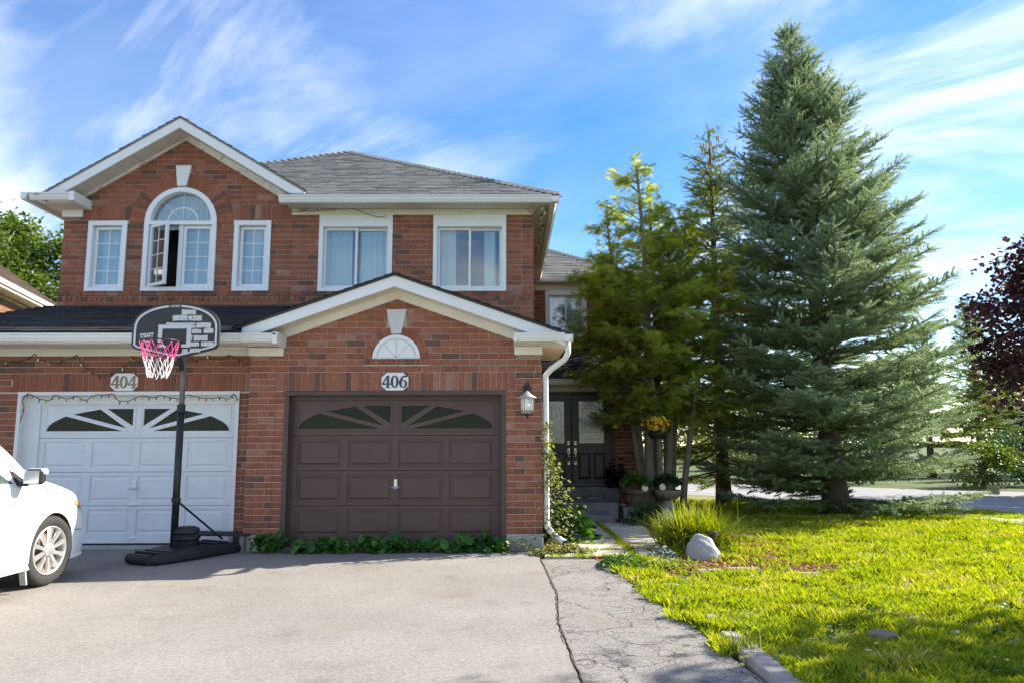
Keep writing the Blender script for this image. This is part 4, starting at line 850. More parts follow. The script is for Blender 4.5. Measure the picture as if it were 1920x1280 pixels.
for u, v in ((470, 266), (978, 258)): MB().xz(ell(*bb(u, v), .011, .011, 10), BYY-.006, BYY-.0006).build('bolt', 'black_metal', brd)
def text(s, size, loc, mat, parent, shear=0, rot=0, sx=1):
    c = bpy.data.curves.new('lettering', 'FONT'); c.body = s; c.size = size; c.shear = shear; c.extrude = .0008; c.align_x = 'CENTER'; c.offset = size*.012
    o = bpy.data.objects.new('tmp', c); COL.objects.link(o); bpy.context.view_layer.update(); me = bpy.data.meshes.new_from_object(o.evaluated_get(bpy.context.evaluated_depsgraph_get())); bpy.data.objects.remove(o)
    me.materials.clear(); me.materials.append(MATS[mat]); o = bpy.data.objects.new('lettering', me); COL.objects.link(o); o.parent = parent; o.location = Vector(loc)-org(parent); o.rotation_euler = (R(90), -rot, 0); o.scale = (sx, 1, 1)
    return o
p = bb(345, 572); text('STREET', .105, (p[0], BYY-.0024, p[1]+.018), 'white', brd, .25, R(5), .50)
p = bb(345, 592); text('SERIES', .019, (p[0], BYY-.0024, p[1]+.004), 'white', brd, 0, R(3), 1.5)
MB().xz(rq(636, 812, 76, 110), BYY-.0042, BYY-.0031).build('label_patch', 'board_black', brd); p = bb(722, 106); text('LIFETIME', .027, (p[0], BYY-.0052, p[1]+.004), 'white', brd, 0, 0, 1.1)
RX, RYc, RZ, RR = bx-.012, BYY-.40, bb(0, 640)[1], .225
MB().tube([(RX+RR*math.cos(2*math.pi*i/36), RYc+RR*math.sin(2*math.pi*i/36), RZ) for i in range(37)], .009, 8, False).build('rim', 'black_metal', bh, smooth=True)
rb = MB(); rb.box(RX-.09, RX+.09, BYY-.012, BYY-.0035, RZ-.10, RZ+.05); rb.bar((RX-.06, BYY-.01, RZ-.01), (RX-.06, RYc+RR*.95, RZ-.006), .02, .012); rb.bar((RX+.06, BYY-.01, RZ-.01), (RX+.06, RYc+RR*.95, RZ-.006), .02, .012); rb.build('rim_bracket', 'black_metal', bh)
def netpt(a, v):                       # v 0..1 downwards
    r = RR*(1-v)**.9*.52+RR*.47+.006*math.sin(7*a); return (RX+r*math.cos(a), RYc+r*math.sin(a), RZ-.008-.44*v+.01*math.sin(3*a+5*v))
for nm, v0, v1, mt in (('net_top', 0, .45, 'pink'), ('net_bottom', .45, 1, 'white')):
    nb = MB(); K = 12
    for k in range(K):
        for d in (-1, 1):
            pts = []; m = 7
            for i in range(m+1):
                v = v0+(v1-v0)*i/m; pts.append(netpt(2*math.pi*k/K+d*v*2*math.pi/K*(2.0 if v > .35 else 1.4+.6*v/.35), v))
            nb.tube(pts, .0046, 4, False)
    nb.build(nm, mt, bh)
mb_ = MB(); mb_.bar((px0, 9.95, 2.58), (px0, BYY+.05, bz+.12), .05, .03); mb_.bar((px0, 9.95, 2.40), (px0, BYY+.05, bz-.12), .05, .03); mb_.box(px0-.2, px0+.2, BYY+.046, BYY+.07, bz-.2, bz+.22); mb_.build('board_bracket', 'black_metal', bh)
# base tank: a low tapered tank, hollow top ribs
bp = [G(272, 1060), G(420, 1052), G(446, 1030), G(340, 1020)]
a0, a1 = Vector((px0-.17, 9.38, 0)), Vector((px0+.50, 10.68, 0)); ax = (a1-a0).normalized(); sd = Vector((ax.y, -ax.x, 0))
tk = MB(); L = (a1-a0).length; st = [(0, .17, .04, .09), (.07, .27, .0, .11), (.35, .30, .0, .13), (.62, .30, .0, .16), (1.0, .28, .0, .14), (L-.08, .25, .0, .12), (L, .20, .03, .09)]; rings = []
for s_, w, zb, zt in st:
    c = a0+ax*s_; ring = [(w*.94, zb), (w, zb+.03), (w, zt*.55), (w*.86, zt), (0, zt*.93), (-w*.86, zt), (-w, zt*.55), (-w, zb+.03), (-w*.94, zb)]; rings.append([c+sd*u+Vector((0, 0, z)) for u, z in ring])
n = 9; tk.add([v for r in rings for v in r], [(i*n+k, (i+1)*n+k, (i+1)*n+(k+1) % n, i*n+(k+1) % n) for i in range(len(st)-1) for k in range(n)] + [tuple(range(n)), tuple((len(st)-1)*n+k for k in range(n-1, -1, -1))])
tk.build('base_tank', 'black_plastic', bh, bevel=.008)
for s_ in (.16, .30, .80, .98, 1.16):
    c = a0+ax*s_; MB().bar(c+sd*.24+Vector((0, 0, .125 if s_ < .5 else .15)), c-sd*.24+Vector((0, 0, .125 if s_ < .5 else .15)), .05, .03).build('base_rib', 'black_plastic', bh, bevel=.008)
MB().tube([a0+ax*.04+sd*.20+Vector((0, 0, .065)), a0+ax*.04-sd*.20+Vector((0, 0, .065))], .062, 14).build('base_wheel', 'black_plastic', bh)
wt = MB(); wc = (px0+.13, 10.05, .125)
wt.lathe([(.10, 0), (.165, .02), (.175, .07), (.15, .09), (.17, .105), (.17, .15), (.145, .17), (.16, .185), (.155, .235), (.10, .26), (.03, .255)], wc, 18); wt.build('weight_stack', 'black_plastic', bh, smooth=False)
for e in (Vector((px0+.42, 10.52, .17)), Vector((px0-.13, 10.35, .15))): MB().tube([(px0, 9.99, .72), e], .014, 8).build('brace', 'black_metal', bh)
MB().lathe([(.056, 0), (.056, .05)], (px0, 9.98, .70), 16).build('brace_collar', 'black_plastic', bh)
shf = MB().slab([tuple(P(326, 1004, 10.70)), tuple(P(442, 1008, 10.62)), tuple(P(440, 1002, 10.80)), tuple(P(330, 1000, 10.84))], .018)
sh_ = thing('plastic_board', tuple(P(390, 1004, 10.7)), 'flat grey-black board resting on the hoop base against the garage', 'board'); bx1, bx2 = px0-.05, px0+.78
MB().slab([(bx1, 10.40, .245), (bx2, 10.50, .225), (bx2, 10.78, .235), (bx1, 10.74, .255)], .022).build('board', 'rubber', sh_, bevel=.006)
MB().box(px0+.66, px0+.72, 10.50, 10.76, 0, .205).build('support_block', 'concrete_dark', sh_)
# ---- minivan
CX, CY0 = -5.66, 9.02
SEC = np.array([  # s, zb, zbelt, ztop, wlow, wbelt, wtop
    (0, .34, .60, .64, .50, .46, .30), (.05, .24, .66, .72, .72, .66, .5), (.18, .20, .74, .83, .87, .82, .66), (.45, .20, .86, .95, .955, .92, .74), (.80, .20, .95, 1.04, .975, .955, .78), (1.12, .20, 1.01, 1.11, .985, .965, .80),
    (1.45, .20, 1.03, 1.33, .985, .97, .80), (1.85, .20, 1.04, 1.58, .985, .97, .76), (2.25, .20, 1.05, 1.72, .985, .97, .73), (3.0, .20, 1.06, 1.77, .985, .97, .73), (4.0, .20, 1.07, 1.76, .985, .97, .72), (4.6, .21, 1.08, 1.70, .975, .955, .70), (4.92, .24, 1.06, 1.50, .93, .90, .67), (5.08, .36, .92, 1.10, .78, .74, .6)])
def sec_at(s): return [np.interp(s, SEC[:, 0], SEC[:, i]) for i in range(1, 7)]
def smooth_sec(s):
    ds = (-.09, -.045, 0, .045, .09); return np.mean([sec_at(min(max(s+d, 0), 5.08)) for d in ds], axis=0) if .1 < s < 4.98 else np.array(sec_at(s))
def half(s):
    zb, zl, zt, wl_, wb, wt_ = smooth_sec(s); cp = [(0, zb), (wl_*.90, zb), (wl_*.985, zb+.06), (wl_, zb+.22), (wl_*1.0, zb+(zl-zb)*.62), (wb*.995, zl-.04), (wb*.975, zl+.01), (wb*.96+(wt_-wb)*.35, zl+(zt-zl)*.38), (wt_+.02, zt-.05), (wt_*.90, zt-.008), (wt_*.5, zt+.012), (0, zt+.018)]
    if zt-zl < .16: cp[7] = (wb*.93, zl+(zt-zl)*.55); cp[8] = (wt_+.02, zt-.02)
    return cp
def catmull(cp, m=4):
    out = []
    for i in range(len(cp)-1):
        p0, p1, p2, p3 = [np.array(cp[min(max(j, 0), len(cp)-1)]) for j in (i-1, i, i+1, i+2)]
        for k in range(m): u = k/m; out.append(.5*(2*p1+(p2-p0)*u+(2*p0-5*p1+4*p2-p3)*u*u+(3*p1-p0-3*p2+p3)*u**3))
    out.append(np.array(cp[-1])); return out
car = thing('parked_minivan', (CX, CY0-2.5, 0), 'white minivan parked nose-in beside the basketball hoop', 'minivan')
ss = sorted(set([0, .02, .05, .1] + list(np.linspace(.15, 4.95, 64)) + [5.0, 5.05, 5.08])); body = MB(); rows = []
for s in ss:
    hpts = catmull(half(s)); ring = [(CX+w, CY0-s, z) for w, z in hpts] + [(CX-w, CY0-s, z) for w, z in reversed(hpts[1:-1])]; rows.append(ring)
n = len(rows[0]); body.add([v for r in rows for v in r], [(i*n+k, i*n+(k+1) % n, (i+1)*n+(k+1) % n, (i+1)*n+k) for i in range(len(rows)-1) for k in range(n)] + [tuple(range(n-1, -1, -1)), tuple((len(rows)-1)*n+k for k in range(n))])
bo_ = body.build('body', 'car_white', car, smooth=True)
WS = (.98, 4.02); cut = MB()
for s in WS:
    for sg in (-1, 1): cut.tube([(CX+sg*.70, CY0-s, .345), (CX+sg*1.2, CY0-s, .345)], .385, 32)
co = cut.build('cutter', 'rubber', car); md = bo_.modifiers.new('b', 'BOOLEAN'); md.object = co; md.operation = 'DIFFERENCE'; md.solver = 'EXACT'; md.material_mode = 'TRANSFER'
bpy.context.view_layer.update(); me = bpy.data.meshes.new_from_object(bo_.evaluated_get(bpy.context.evaluated_depsgraph_get())); bo_.modifiers.clear(); bo_.data = me; bpy.data.objects.remove(co)
def side_patch(name, s0, s1, f0, f1, mat, off=.006, sg=1, slant0=0, m=14):
    """patch on the flank between fractions f0..f1 of belt->roof"""
    g = MB(); vs = []; nz = 6
    for i in range(m+1):
        for k in range(nz+1):
            f = f0+(f1-f0)*k/nz; s = s0+(s1-s0)*i/m + slant0*(f-f0)*(1-i/m); hp = half(s); (wa, za), (wm, zm_), (wb2, zb2) = hp[6], hp[7], hp[8]
            pts = catmull([hp[5], hp[6], hp[7], hp[8], hp[9]], 8)[8:25]; j = f*16; a = int(min(j, 15)); q = pts[a]+(pts[min(a+1, 16)]-pts[a])*(j-a); vs.append((CX+sg*(q[0]+off), CY0-s, q[1]))
    g.add(vs, [(i*(nz+1)+k, (i+1)*(nz+1)+k, (i+1)*(nz+1)+k+1, i*(nz+1)+k+1)[::sg] for i in range(m) for k in range(nz)]); return g.build(name, mat, car, smooth=True)
for sg in (1, -1):
    side_patch('side_window', 1.62, 2.62, .06, .90, 'glass_car', sg=sg, slant0=.55); side_patch('side_window', 2.70, 3.7, .06, .90, 'glass_car', sg=sg); side_patch('side_window', 3.78, 4.6, .08, .88, 'glass_car', sg=sg)
    side_patch('quarter_trim', 1.30, 1.60, .04, .50, 'black_plastic', sg=sg, slant0=.5, m=6)
    mx_, my_ = CX+sg*1.10, CY0-1.56
    mir = MB(); mir.cbox((mx_, my_, 1.12), (.17, .12, .15)); mo = mir.build('mirror', 'black_plastic', car, bevel=.03); MB().cbox((mx_+.003*sg, my_+.025, 1.165), (.174, .10, .07)).build('mirror_cap', 'car_white', mo, bevel=.02); MB().box(min(CX+sg*.93, CX+sg*1.02), max(CX+sg*.93, CX+sg*1.02), my_-.03, my_+.04, 1.03, 1.08).build('mirror_arm', 'black_plastic', mo); MB().box(mx_-.072, mx_+.072, my_-.0635, my_-.0605, 1.06, 1.18).build('mirror_glass', 'metal', mo)
    hl = MB(); vs = []
    for i in range(9):
        s = .10+.42*i/8; hp = half(s)
        for k in range(4): f = k/3; q = np.array(hp[4])*(1-f)*.35+np.array(hp[5])*(1-.35*(1-f)); vs.append((CX+sg*(q[0]+.008), CY0-s, q[1]-.02))
    hl.add(vs, [(i*4+k, (i+1)*4+k, (i+1)*4+k+1, i*4+k+1)[::sg] for i in range(8) for k in range(3)]); hl.build('headlight', 'alloy', car, smooth=True)
    am = MB(); vs = []
    for i in range(5):
        s = .36+.20*i/4; hp = half(s)
        for k in range(3): f = k/2; q = np.array(hp[4])*(1-f)*.22+np.array(hp[5])*(1-.22*(1-f)); vs.append((CX+sg*(q[0]+.014), CY0-s, q[1]-.012))
    am.add(vs, [(i*3+k, (i+1)*3+k, (i+1)*3+k+1, i*3+k+1)[::sg] for i in range(4) for k in range(2)]); am.build('side_marker', 'amber', car, smooth=True)
    tl = MB(); vs = []
    for i in range(4):
        s = 4.74+.26*i/3; hp = half(s)
        for k in range(4): f = k/3; q = np.array(hp[4])*(1-f)+np.array(hp[6])*f; vs.append((CX+sg*(q[0]+.008), CY0-s, q[1]))
    tl.add(vs, [(i*4+k, (i+1)*4+k, (i+1)*4+k+1, i*4+k+1)[::sg] for i in range(3) for k in range(3)]); tl.build('tail_light', 'bulb_red', car, smooth=True)
    MB().cbox((CX+sg*.95, CY0-1.405, .24), (.06, .02, .34), Matrix.Rotation(R(14), 3, 'X')).build('mud_flap', 'grey_metal', car)
    MB().tube([(CX+sg*(half(1.50)[3][0]+.001), CY0-1.50, .42), (CX+sg*(half(1.50)[4][0]+.001), CY0-1.49, .72), (CX+sg*(half(1.48)[5][0]+.001), CY0-1.46, .985)], .004, 5).build('door_seam', 'rubber', car)
    MB().tube([(CX+sg*(catmull(half(s_))[20][0]+.002), CY0-s_, catmull(half(s_))[20][1]+.001) for s_ in np.linspace(.52, 1.28, 9)], .004, 5).build('hood_seam', 'rubber', car)
    MB().tube([(CX+sg*(catmull(half(s_))[14][0]+.001), CY0-s_, catmull(half(s_))[14][1]) for s_ in np.linspace(.40, .58, 5)], .004, 5).build('bumper_seam', 'rubber', car)
    for s in (2.66, 3.74): MB().bar((CX+sg*.990, CY0-s, .32), (CX+sg*.983, CY0-s, 1.02), .006, .004, (1, 0, 0)).build('door_seam', 'rubber', car)
    for s in (2.4, 3.0): MB().tube([(CX+sg*.985, CY0-s, .90), (CX+sg*1.02, CY0-s-.03, .905), (CX+sg*1.02, CY0-s-.17, .905), (CX+sg*.985, CY0-s-.20, .90)], .012, 6).build('door_handle', 'car_white', car)
ws = MB(); vs = []
for i in range(9):
    s = 1.30+.85*i/8; hp = catmull(half(s))[32:]; pts = [(w, z) for w, z in hp]; xs = [CX+w*.97 for w, z in pts]+[CX-w*.97 for w, z in reversed(pts[:-1])]; zs = [z for w, z in pts]+[z for w, z in reversed(pts[:-1])]
    vs += [(x, CY0-s+.004, z+.008) for x, z in zip(xs, zs)]
nn = len(xs); ws.add(vs, [(i*nn+k, (i+1)*nn+k, (i+1)*nn+k+1, i*nn+k+1) for i in range(8) for k in range(nn-1)]); ws.build('windshield', 'glass_car', car, smooth=True)
def wheel(cx, cy, sg, steer=0):
    m = Matrix.Translation((cx, cy, .352)) @ Matrix.Rotation(steer, 4, 'Z')
    def tr(mb): mb.v = [tuple(m @ Vector((sg*v[0], v[1], v[2]))) for v in mb.v]; return mb
    def ring(prof, n=48):           # prof (x, r)
        mb = MB(); vs = [(x, r*math.cos(2*math.pi*k/n), r*math.sin(2*math.pi*k/n)) for x, r in prof for k in range(n)]; mb.add(vs, [(i*n+k, i*n+(k+1) % n, (i+1)*n+(k+1) % n, (i+1)*n+k) for i in range(len(prof)-1) for k in range(n)]); return mb
    ty = tr(ring([(-.20, .245), (-.215, .29), (-.205, .33), (-.18, .35), (-.03, .35), (-.008, .335), (.004, .30), (-.004, .26), (-.02, .243)])).build('wheel', 'rubber', car, smooth=True)
    tr(ring([(-.02, .246), (-.006, .243), (-.006, .228), (-.03, .222), (-.12, .215)])).build('rim', 'alloy', ty, smooth=True)
    d = MB(); n = 32; d.add([(-.085, 0, 0)] + [(-.085, .222*math.cos(2*math.pi*k/n), .222*math.sin(2*math.pi*k/n)) for k in range(n)], [(0, k+1, (k+1) % n+1) for k in range(n)]); tr(d).build('brake_disc', 'alloy_inner', ty)
    for k in range(10):
        a = 2*math.pi*(k+.5)/10; sp = MB(); u, v = (math.cos(a), math.sin(a)), (-math.sin(a), math.cos(a)); pr = [(.05, .020, -.022), (.13, .021, -.012), (.224, .030, -.006)]; vs = []
        for r, w, x in pr: vs += [(x-.022, u[0]*r+v[0]*w, u[1]*r+v[1]*w), (x, u[0]*r+v[0]*w*.72, u[1]*r+v[1]*w*.72), (x, u[0]*r-v[0]*w*.72, u[1]*r-v[1]*w*.72), (x-.022, u[0]*r-v[0]*w, u[1]*r-v[1]*w)]
        sp.add(vs, [(i*4+k2, (i+1)*4+k2, (i+1)*4+k2+1, i*4+k2+1) for i in range(2) for k2 in range(3)]); tr(sp).build('spoke', 'alloy', ty)
    hbm = ring([(-.03, .075), (-.014, .070), (-.010, .045), (-.006, .03), (-.006, .001)], 20); tr(hbm).build('hub', 'alloy', ty, smooth=True)
    for k in range(5): a = 2*math.pi*k/5; nb = MB(); nb.tube([(-.02, .055*math.cos(a), .055*math.sin(a)), (-.004, .055*math.cos(a), .055*math.sin(a))], .009, 6); tr(nb).build('wheel_nut', 'grey_metal', ty)
for s in WS:
    for sg in (1, -1): wheel(CX+sg*.965, CY0-s, sg, R(-6) if s == WS[0] else 0)
# ---- boulder and garden things
def blob(name, c, r, mat, label, cat, seed=0, sub=4, rough=.10):
    bm = bmesh.new(); bmesh.ops.create_icosphere(bm, subdivisions=sub, radius=1); rs = random.Random(seed); fr = [(Vector((rs.uniform(-1, 1), rs.uniform(-1, 1), rs.uniform(-1, 1)))*f, rs.uniform(0, 6), 1/f) for f in (1.5, 2, 3, 4, 6, 9, 14) for _ in range(3)]
    for v in bm.verts:
        p = v.co.copy(); k = 1+sum(rough*a*math.sin(d.dot(p)*2+ph) for d, ph, a in fr); v.co = Vector((p.x*r[0]*k, p.y*r[1]*k, max(p.z, -.35)*r[2]*k))
    me = bpy.data.meshes.new(name); bm.to_mesh(me); bm.free(); me.materials.append(MATS[mat]); me.polygons.foreach_set('use_smooth', [True]*len(me.polygons)); o = bpy.data.objects.new(name, me); COL.objects.link(o); o.location = c; return props(o, label, cat)
blob('boulder', (2.40, 9.62, .06), (.215, .18, .235), 'boulder', 'rounded grey boulder in the mulch in front of the grassy clump', 'boulder', 3)
for i, (px, py, ln_, lab) in enumerate(((1255, 1098, .16, 'half-buried paver at the grass edge nearest the flower bed'), (1292, 1126, .24, 'weathered pinkish paver showing through grass beside the cracked strip'), (1330, 1163, .34, 'longer flat paver in the lawn edge just before the edging kerb'))):
    g = G(px, py); o = MB().slab([(1.56, g.y-ln_/2, .022), (1.73, g.y-ln_/2+.02, .022), (1.71, g.y+ln_/2, .022), (1.57, g.y+ln_/2-.03, .022)], .05).build('edging_paver', 'paver', None, bevel=.008); props(o, lab, 'paver')
kb = thing('edging_kerb', (1.64, 4, 0), 'row of flat grey concrete edging blocks between cracked strip and lawn', 'edging')
yy = 1.0
while yy < 5.3: L = .60; MB().slab([(1.555+random.uniform(-.01, .01), yy+.006, .050), (1.705, yy+.006, .048), (1.705+random.uniform(-.01, .01), yy+L-.006, .046), (1.56, yy+L-.006, .050)], .10).build('edging_block', 'paver', kb, bevel=.01); yy += L
for i, (px, py, w) in enumerate(((1395, 1069, .36), (1330, 1072, .30), (1235, 1063, .34), (1510, 1078, .30))):
    g = G(px, py); o = MB().cbox((g.x, g.y, .008), (w, .10, .05), Matrix.Rotation(random.uniform(-.15, .15), 3, 'Z')).build('bed_edging_stone', 'paver', None, bevel=.012); props(o, ('flat reddish edging stone in front of the boulder, right of it', 'flat reddish edging stone directly below the boulder', 'flat reddish edging stone near the walkway end of the flower bed', 'flat pale edging stone at the far tip of the mulch')[i], 'edging stone')
# half barrel planter on a block, urn, hanging basket
t = thing('barrel_planter', (2.52, 15.1, .0), 'brown half barrel planter of green leaves beside the entry steps', 'planter')
MB().box(2.24, 2.80, 14.9, 15.35, -.02, .22).build('plinth', 'concrete_dark', t); MB().lathe([(.20, 0), (.235, .10), (.265, .22), (.28, .33), (.255, .33), (.24, .25)], (2.52, 15.1, .22), 24).build('tub', 'wood_barrel', t, smooth=False)
for z, r in ((.30, .238), (.47, .272)): MB().tube([(2.52+(r+.004)*math.cos(2*math.pi*k/24), 15.1+(r+.004)*math.sin(2*math.pi*k/24), z) for k in range(25)], .011, 6, False).build('hoop', 'black_metal', t)
t2 = thing('urn_planter', (3.17, 15.2, 0), 'stone urn planter on a pale pedestal beside the cedar trunks', 'planter')
MB().lathe([(.15, 0), (.15, .06), (.10, .09), (.12, .17), (.13, .24), (.09, .31), (.10, .33)], (3.17, 15.2, 0), 20).build('pedestal', 'concrete', t2, smooth=True); MB().lathe([(.10, .33), (.20, .37), (.26, .44), (.275, .50), (.27, .53), (.24, .53), (.22, .46)], (3.17, 15.2, 0), 24).build('bowl', 'urn', t2, smooth=True)
for x, y, z, lab in ((2.66, 14.86, .585, 'small round cream ornament on the barrel planter'), (3.03, 14.98, .60, 'small round cream ornament on the stone urn')):
    t3 = thing('garden_ornament', (x, y, z-.07), lab, 'ornament'); MB().xz(ell(x, z, .062, .062, 20), y-.012, y+.012).build('disc', 'cream', t3, bevel=.004); MB().xz(ell(x, z, .034, .034, 14), y-.018, y-.0125).build('face', 'brass', t3); MB().tube([(x, y, z-.055), (x, y, z-.22)], .006, 6).build('stake', 'black_metal', t3)
for x, y, lab in ((.98, 12.1, 'black mushroom solar light among the plants at the downspout'), (2.63, 9.95, 'black solar spotlight behind the boulder')):
    t4 = thing('solar_light', (x, y, 0), lab, 'solar light'); MB().tube([(x, y, 0), (x, y, .26)], .010, 8).build('stake', 'black_plastic', t4); MB().lathe([(.03, .20), (.035, .27), (.085, .27), (.08, .295), (.03, .315)], (x, y, 0), 16).build('head', 'black_plastic', t4, smooth=False)
tr_ = thing('black_edging_tray', (.85, 10.15, 0), 'curved black plastic splash tray on the ground by the downspout', 'tray')
MB().tube([(.62+.35*math.cos(R(a)), 10.23+.17*math.sin(R(a)), .035) for a in range(-110, 60, 10)], .030, 8).build('rim', 'black_plastic', tr_, smooth=True)
sg_ = thing('lawn_sign', (11.13, 17.58, 0), 'small yellowish lawn sign on wire legs by the road', 'lawn sign')
MB().xz(rect(11.0, 11.28, .26, .47), 17.575, 17.583).build('panel', 'yellow_sign', sg_)
for i in range(4): MB().xz(rect(11.02, 11.26-.03*(i % 2), .29+.045*i, .31+.045*i), 17.571, 17.574).build('text_line', 'digit_dark', sg_)
for x in (11.05, 11.23): MB().tube([(x, 17.58, 0), (x, 17.58, .28)], .004, 5).build('leg', 'grey_metal', sg_)
for i, (px, py, lab, mt, r) in enumerate(((1657, 1201, 'grey-brown weathered stump stone lying in the shaded lawn', 'urn', (.11, .05, .04)), (1792, 1194, 'crumpled white paper scrap in the shaded lawn', 'litter', (.03, .025, .028)), (1632, 1228, 'tiny white paper scrap near the stump stone', 'litter', (.02, .015, .01)))):
    g = G(px, py); blob(('stump_stone', 'paper_scrap', 'paper_scrap')[i], (g.x, g.y, .03), r, mt, lab, ('stone', 'litter', 'litter')[i], i+5, 2, .22)
# ================================================================== VEGETATION
def inst(T, Tf, pos, xdir, up, scale, rnd, jit=.0):
    """stamp template T (k,3) at N places; x axis along xdir, z near up"""
    pos = np.asarray(pos, float); X = np.asarray(xdir, float); X = X/np.maximum(np.linalg.norm(X, axis=1, keepdims=True), 1e-9); U = np.asarray(up, float)
    Y = np.cross(U, X); Y /= np.maximum(np.linalg.norm(Y, axis=1, keepdims=True), 1e-6); Z = np.cross(X, Y); N_, k = len(pos), len(T); sc = np.asarray(scale, float).reshape(-1, 1, 1)
    V = pos[:, None, :] + sc*(T[None, :, 0:1]*X[:, None, :] + T[None, :, 1:2]*Y[:, None, :] + T[None, :, 2:3]*Z[:, None, :])
    Fc = (np.asarray(Tf)[None] + (np.arange(N_)*k)[:, None, None]).reshape(-1, len(Tf[0])); return V.reshape(-1, 3), Fc, np.repeat(np.asarray(rnd), k)
def needle_template(st=6, per=4, seed=1):
    rs = np.random.default_rng(seed); V = []; Fs = []
    for i in range(st):
        x = .05+.9*i/(st-1)
        for j in range(per):
            a = 2*math.pi*(j+.5*(i % 2)+rs.uniform(-.2, .2))/per; ln_ = .30*(1-.35*x)*rs.uniform(.8, 1.2); d = np.array([.70, math.cos(a)*.72, math.sin(a)*.72]); s = np.cross(d, [1, 0, 0]); s = s/np.linalg.norm(s)*.042
            p = np.array([x, 0, 0]); b = len(V); V += [p-s, p+s, p+d*ln_]; Fs.append((b, b+1, b+2))
    return np.array(V), Fs
NT, NF = needle_template(6, 4)
def conifer(name, base, H, prof, label, mat, seed, whorl=.34, per=7, s_lo=-.22, s_hi=.55, twig=.58, step=.115, sh=.17, trunk_r=.19, z_lo=.35, cat='tree', group=None, droop=0.0, curl=.14, lean=0.0, gap=0.0, barkm='bark', rough_n=1.0):
    rs = np.random.default_rng(seed); t = thing(name, base, label, cat, group); bx_, by_, bz_ = base
    axis = lambda z: np.array([bx_+lean*(z/H), by_, bz_+z])
    MB().tube([tuple(axis(z)+[0, 0, -.1 if z == 0 else 0]) for z in np.linspace(0, H*.985, 9)], [trunk_r*(1.25 if i == 0 else 1)*(1-.93*i/8)+.008 for i in range(9)], 10).build('trunk', barkm, t, smooth=True)
    pos, dr, up, sc, rn = [], [], [], [], []; lb = MB(); z = z_lo
    while z < H-.12:
        f = z/H; Rm = np.interp(z, [p[0] for p in prof], [p[1] for p in prof]); a0 = rs.uniform(0, 6.28); n = max(3, int(per*(.6 if Rm < .5 else 1)))
        for k in range(n):
            if rs.random() < gap: continue
            az = a0+2*math.pi*k/n+rs.uniform(-.35, .35); L = Rm*rs.uniform(.78, 1.10); zz_ = z+rs.uniform(-.2, .2); s0 = s_lo+(s_hi-s_lo)*f**1.3+rs.uniform(-.08, .08); s1 = curl-droop
            d0 = np.array([math.cos(az), math.sin(az), 0]); o_ = axis(zz_); c = lambda q: o_+d0*L*q+np.array([0, 0, L*(s0*q+s1*q*q)])
            if L > .5: lb.tube([tuple(c(q)) for q in (0, .35, .7, 1)], [.022*L**.5*(1-.8*q)+.003 for q in (0, .35, .7, 1)], 4, False)
            m = max(2, int(L/step)); tone = rs.uniform(-.14, .14)
            for i in range(m+1):
                q = .12+.88*i/m; p = c(q); tl = min(twig, .72*(L*(1-q)+.13))*rs.uniform(.7, 1.1)
                inner = q < .38 and L > .9
                for sd_ in (-1, 1):
                    if inner and rs.random() < .6: continue
                    b = az+sd_*rs.uniform(.75, 1.15); td = np.array([math.cos(b), math.sin(b), s0*.5+s1*q-droop*1.6+rs.uniform(-.22, .10)]); ns = max(1, int(tl/(sh*.52)))
                    for j in range(ns):
                        u = (j+.3)/ns; pp_ = p+td*tl*u; w = td+np.array([math.cos(b+1.57), math.sin(b+1.57), 0])*rs.uniform(-.75, .75)+np.array([0, 0, rs.uniform(-.10, .30)])
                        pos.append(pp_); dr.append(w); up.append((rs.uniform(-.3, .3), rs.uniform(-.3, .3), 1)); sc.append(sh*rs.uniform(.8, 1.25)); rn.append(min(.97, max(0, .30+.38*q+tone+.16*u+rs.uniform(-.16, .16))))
                pos.append(p); dr.append(d0+np.array([0, 0, s0+2*s1*q+rs.uniform(-.1, .2)])); up.append((0, 0, 1)); sc.append(sh*rs.uniform(.9, 1.3)); rn.append(.5+.3*q)
        z += whorl*rs.uniform(.8, 1.2)*(1-.45*f)
    for k in range(10): pos.append(axis(H*(.94+.06*k/10))); dr.append((rs.uniform(-.6, .6), rs.uniform(-.6, .6), 1)); up.append((1, 0, 0)); sc.append(sh*1.1); rn.append(.7)
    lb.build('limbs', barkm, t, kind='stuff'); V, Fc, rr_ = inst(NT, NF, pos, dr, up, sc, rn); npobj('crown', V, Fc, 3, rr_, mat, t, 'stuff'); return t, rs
bs = conifer('blue_spruce', (6.80, 15.9, 0), 10.65, [(0, 2.3), (1.0, 2.7), (2.2, 2.7), (3.6, 2.45), (5.2, 2.1), (7, 1.5), (8.5, .90), (9.5, .48), (10.1, .24), (10.65, .06)], 'tall dense blue-green spruce with drooping lower boughs on the lawn', 'spruce_blue', 5, gap=.10, whorl=.37, per=10, lean=-.45, trunk_r=.23, z_lo=.40, sh=.235, twig=.66, s_lo=-.10, s_hi=.70, curl=.17, step=.10)
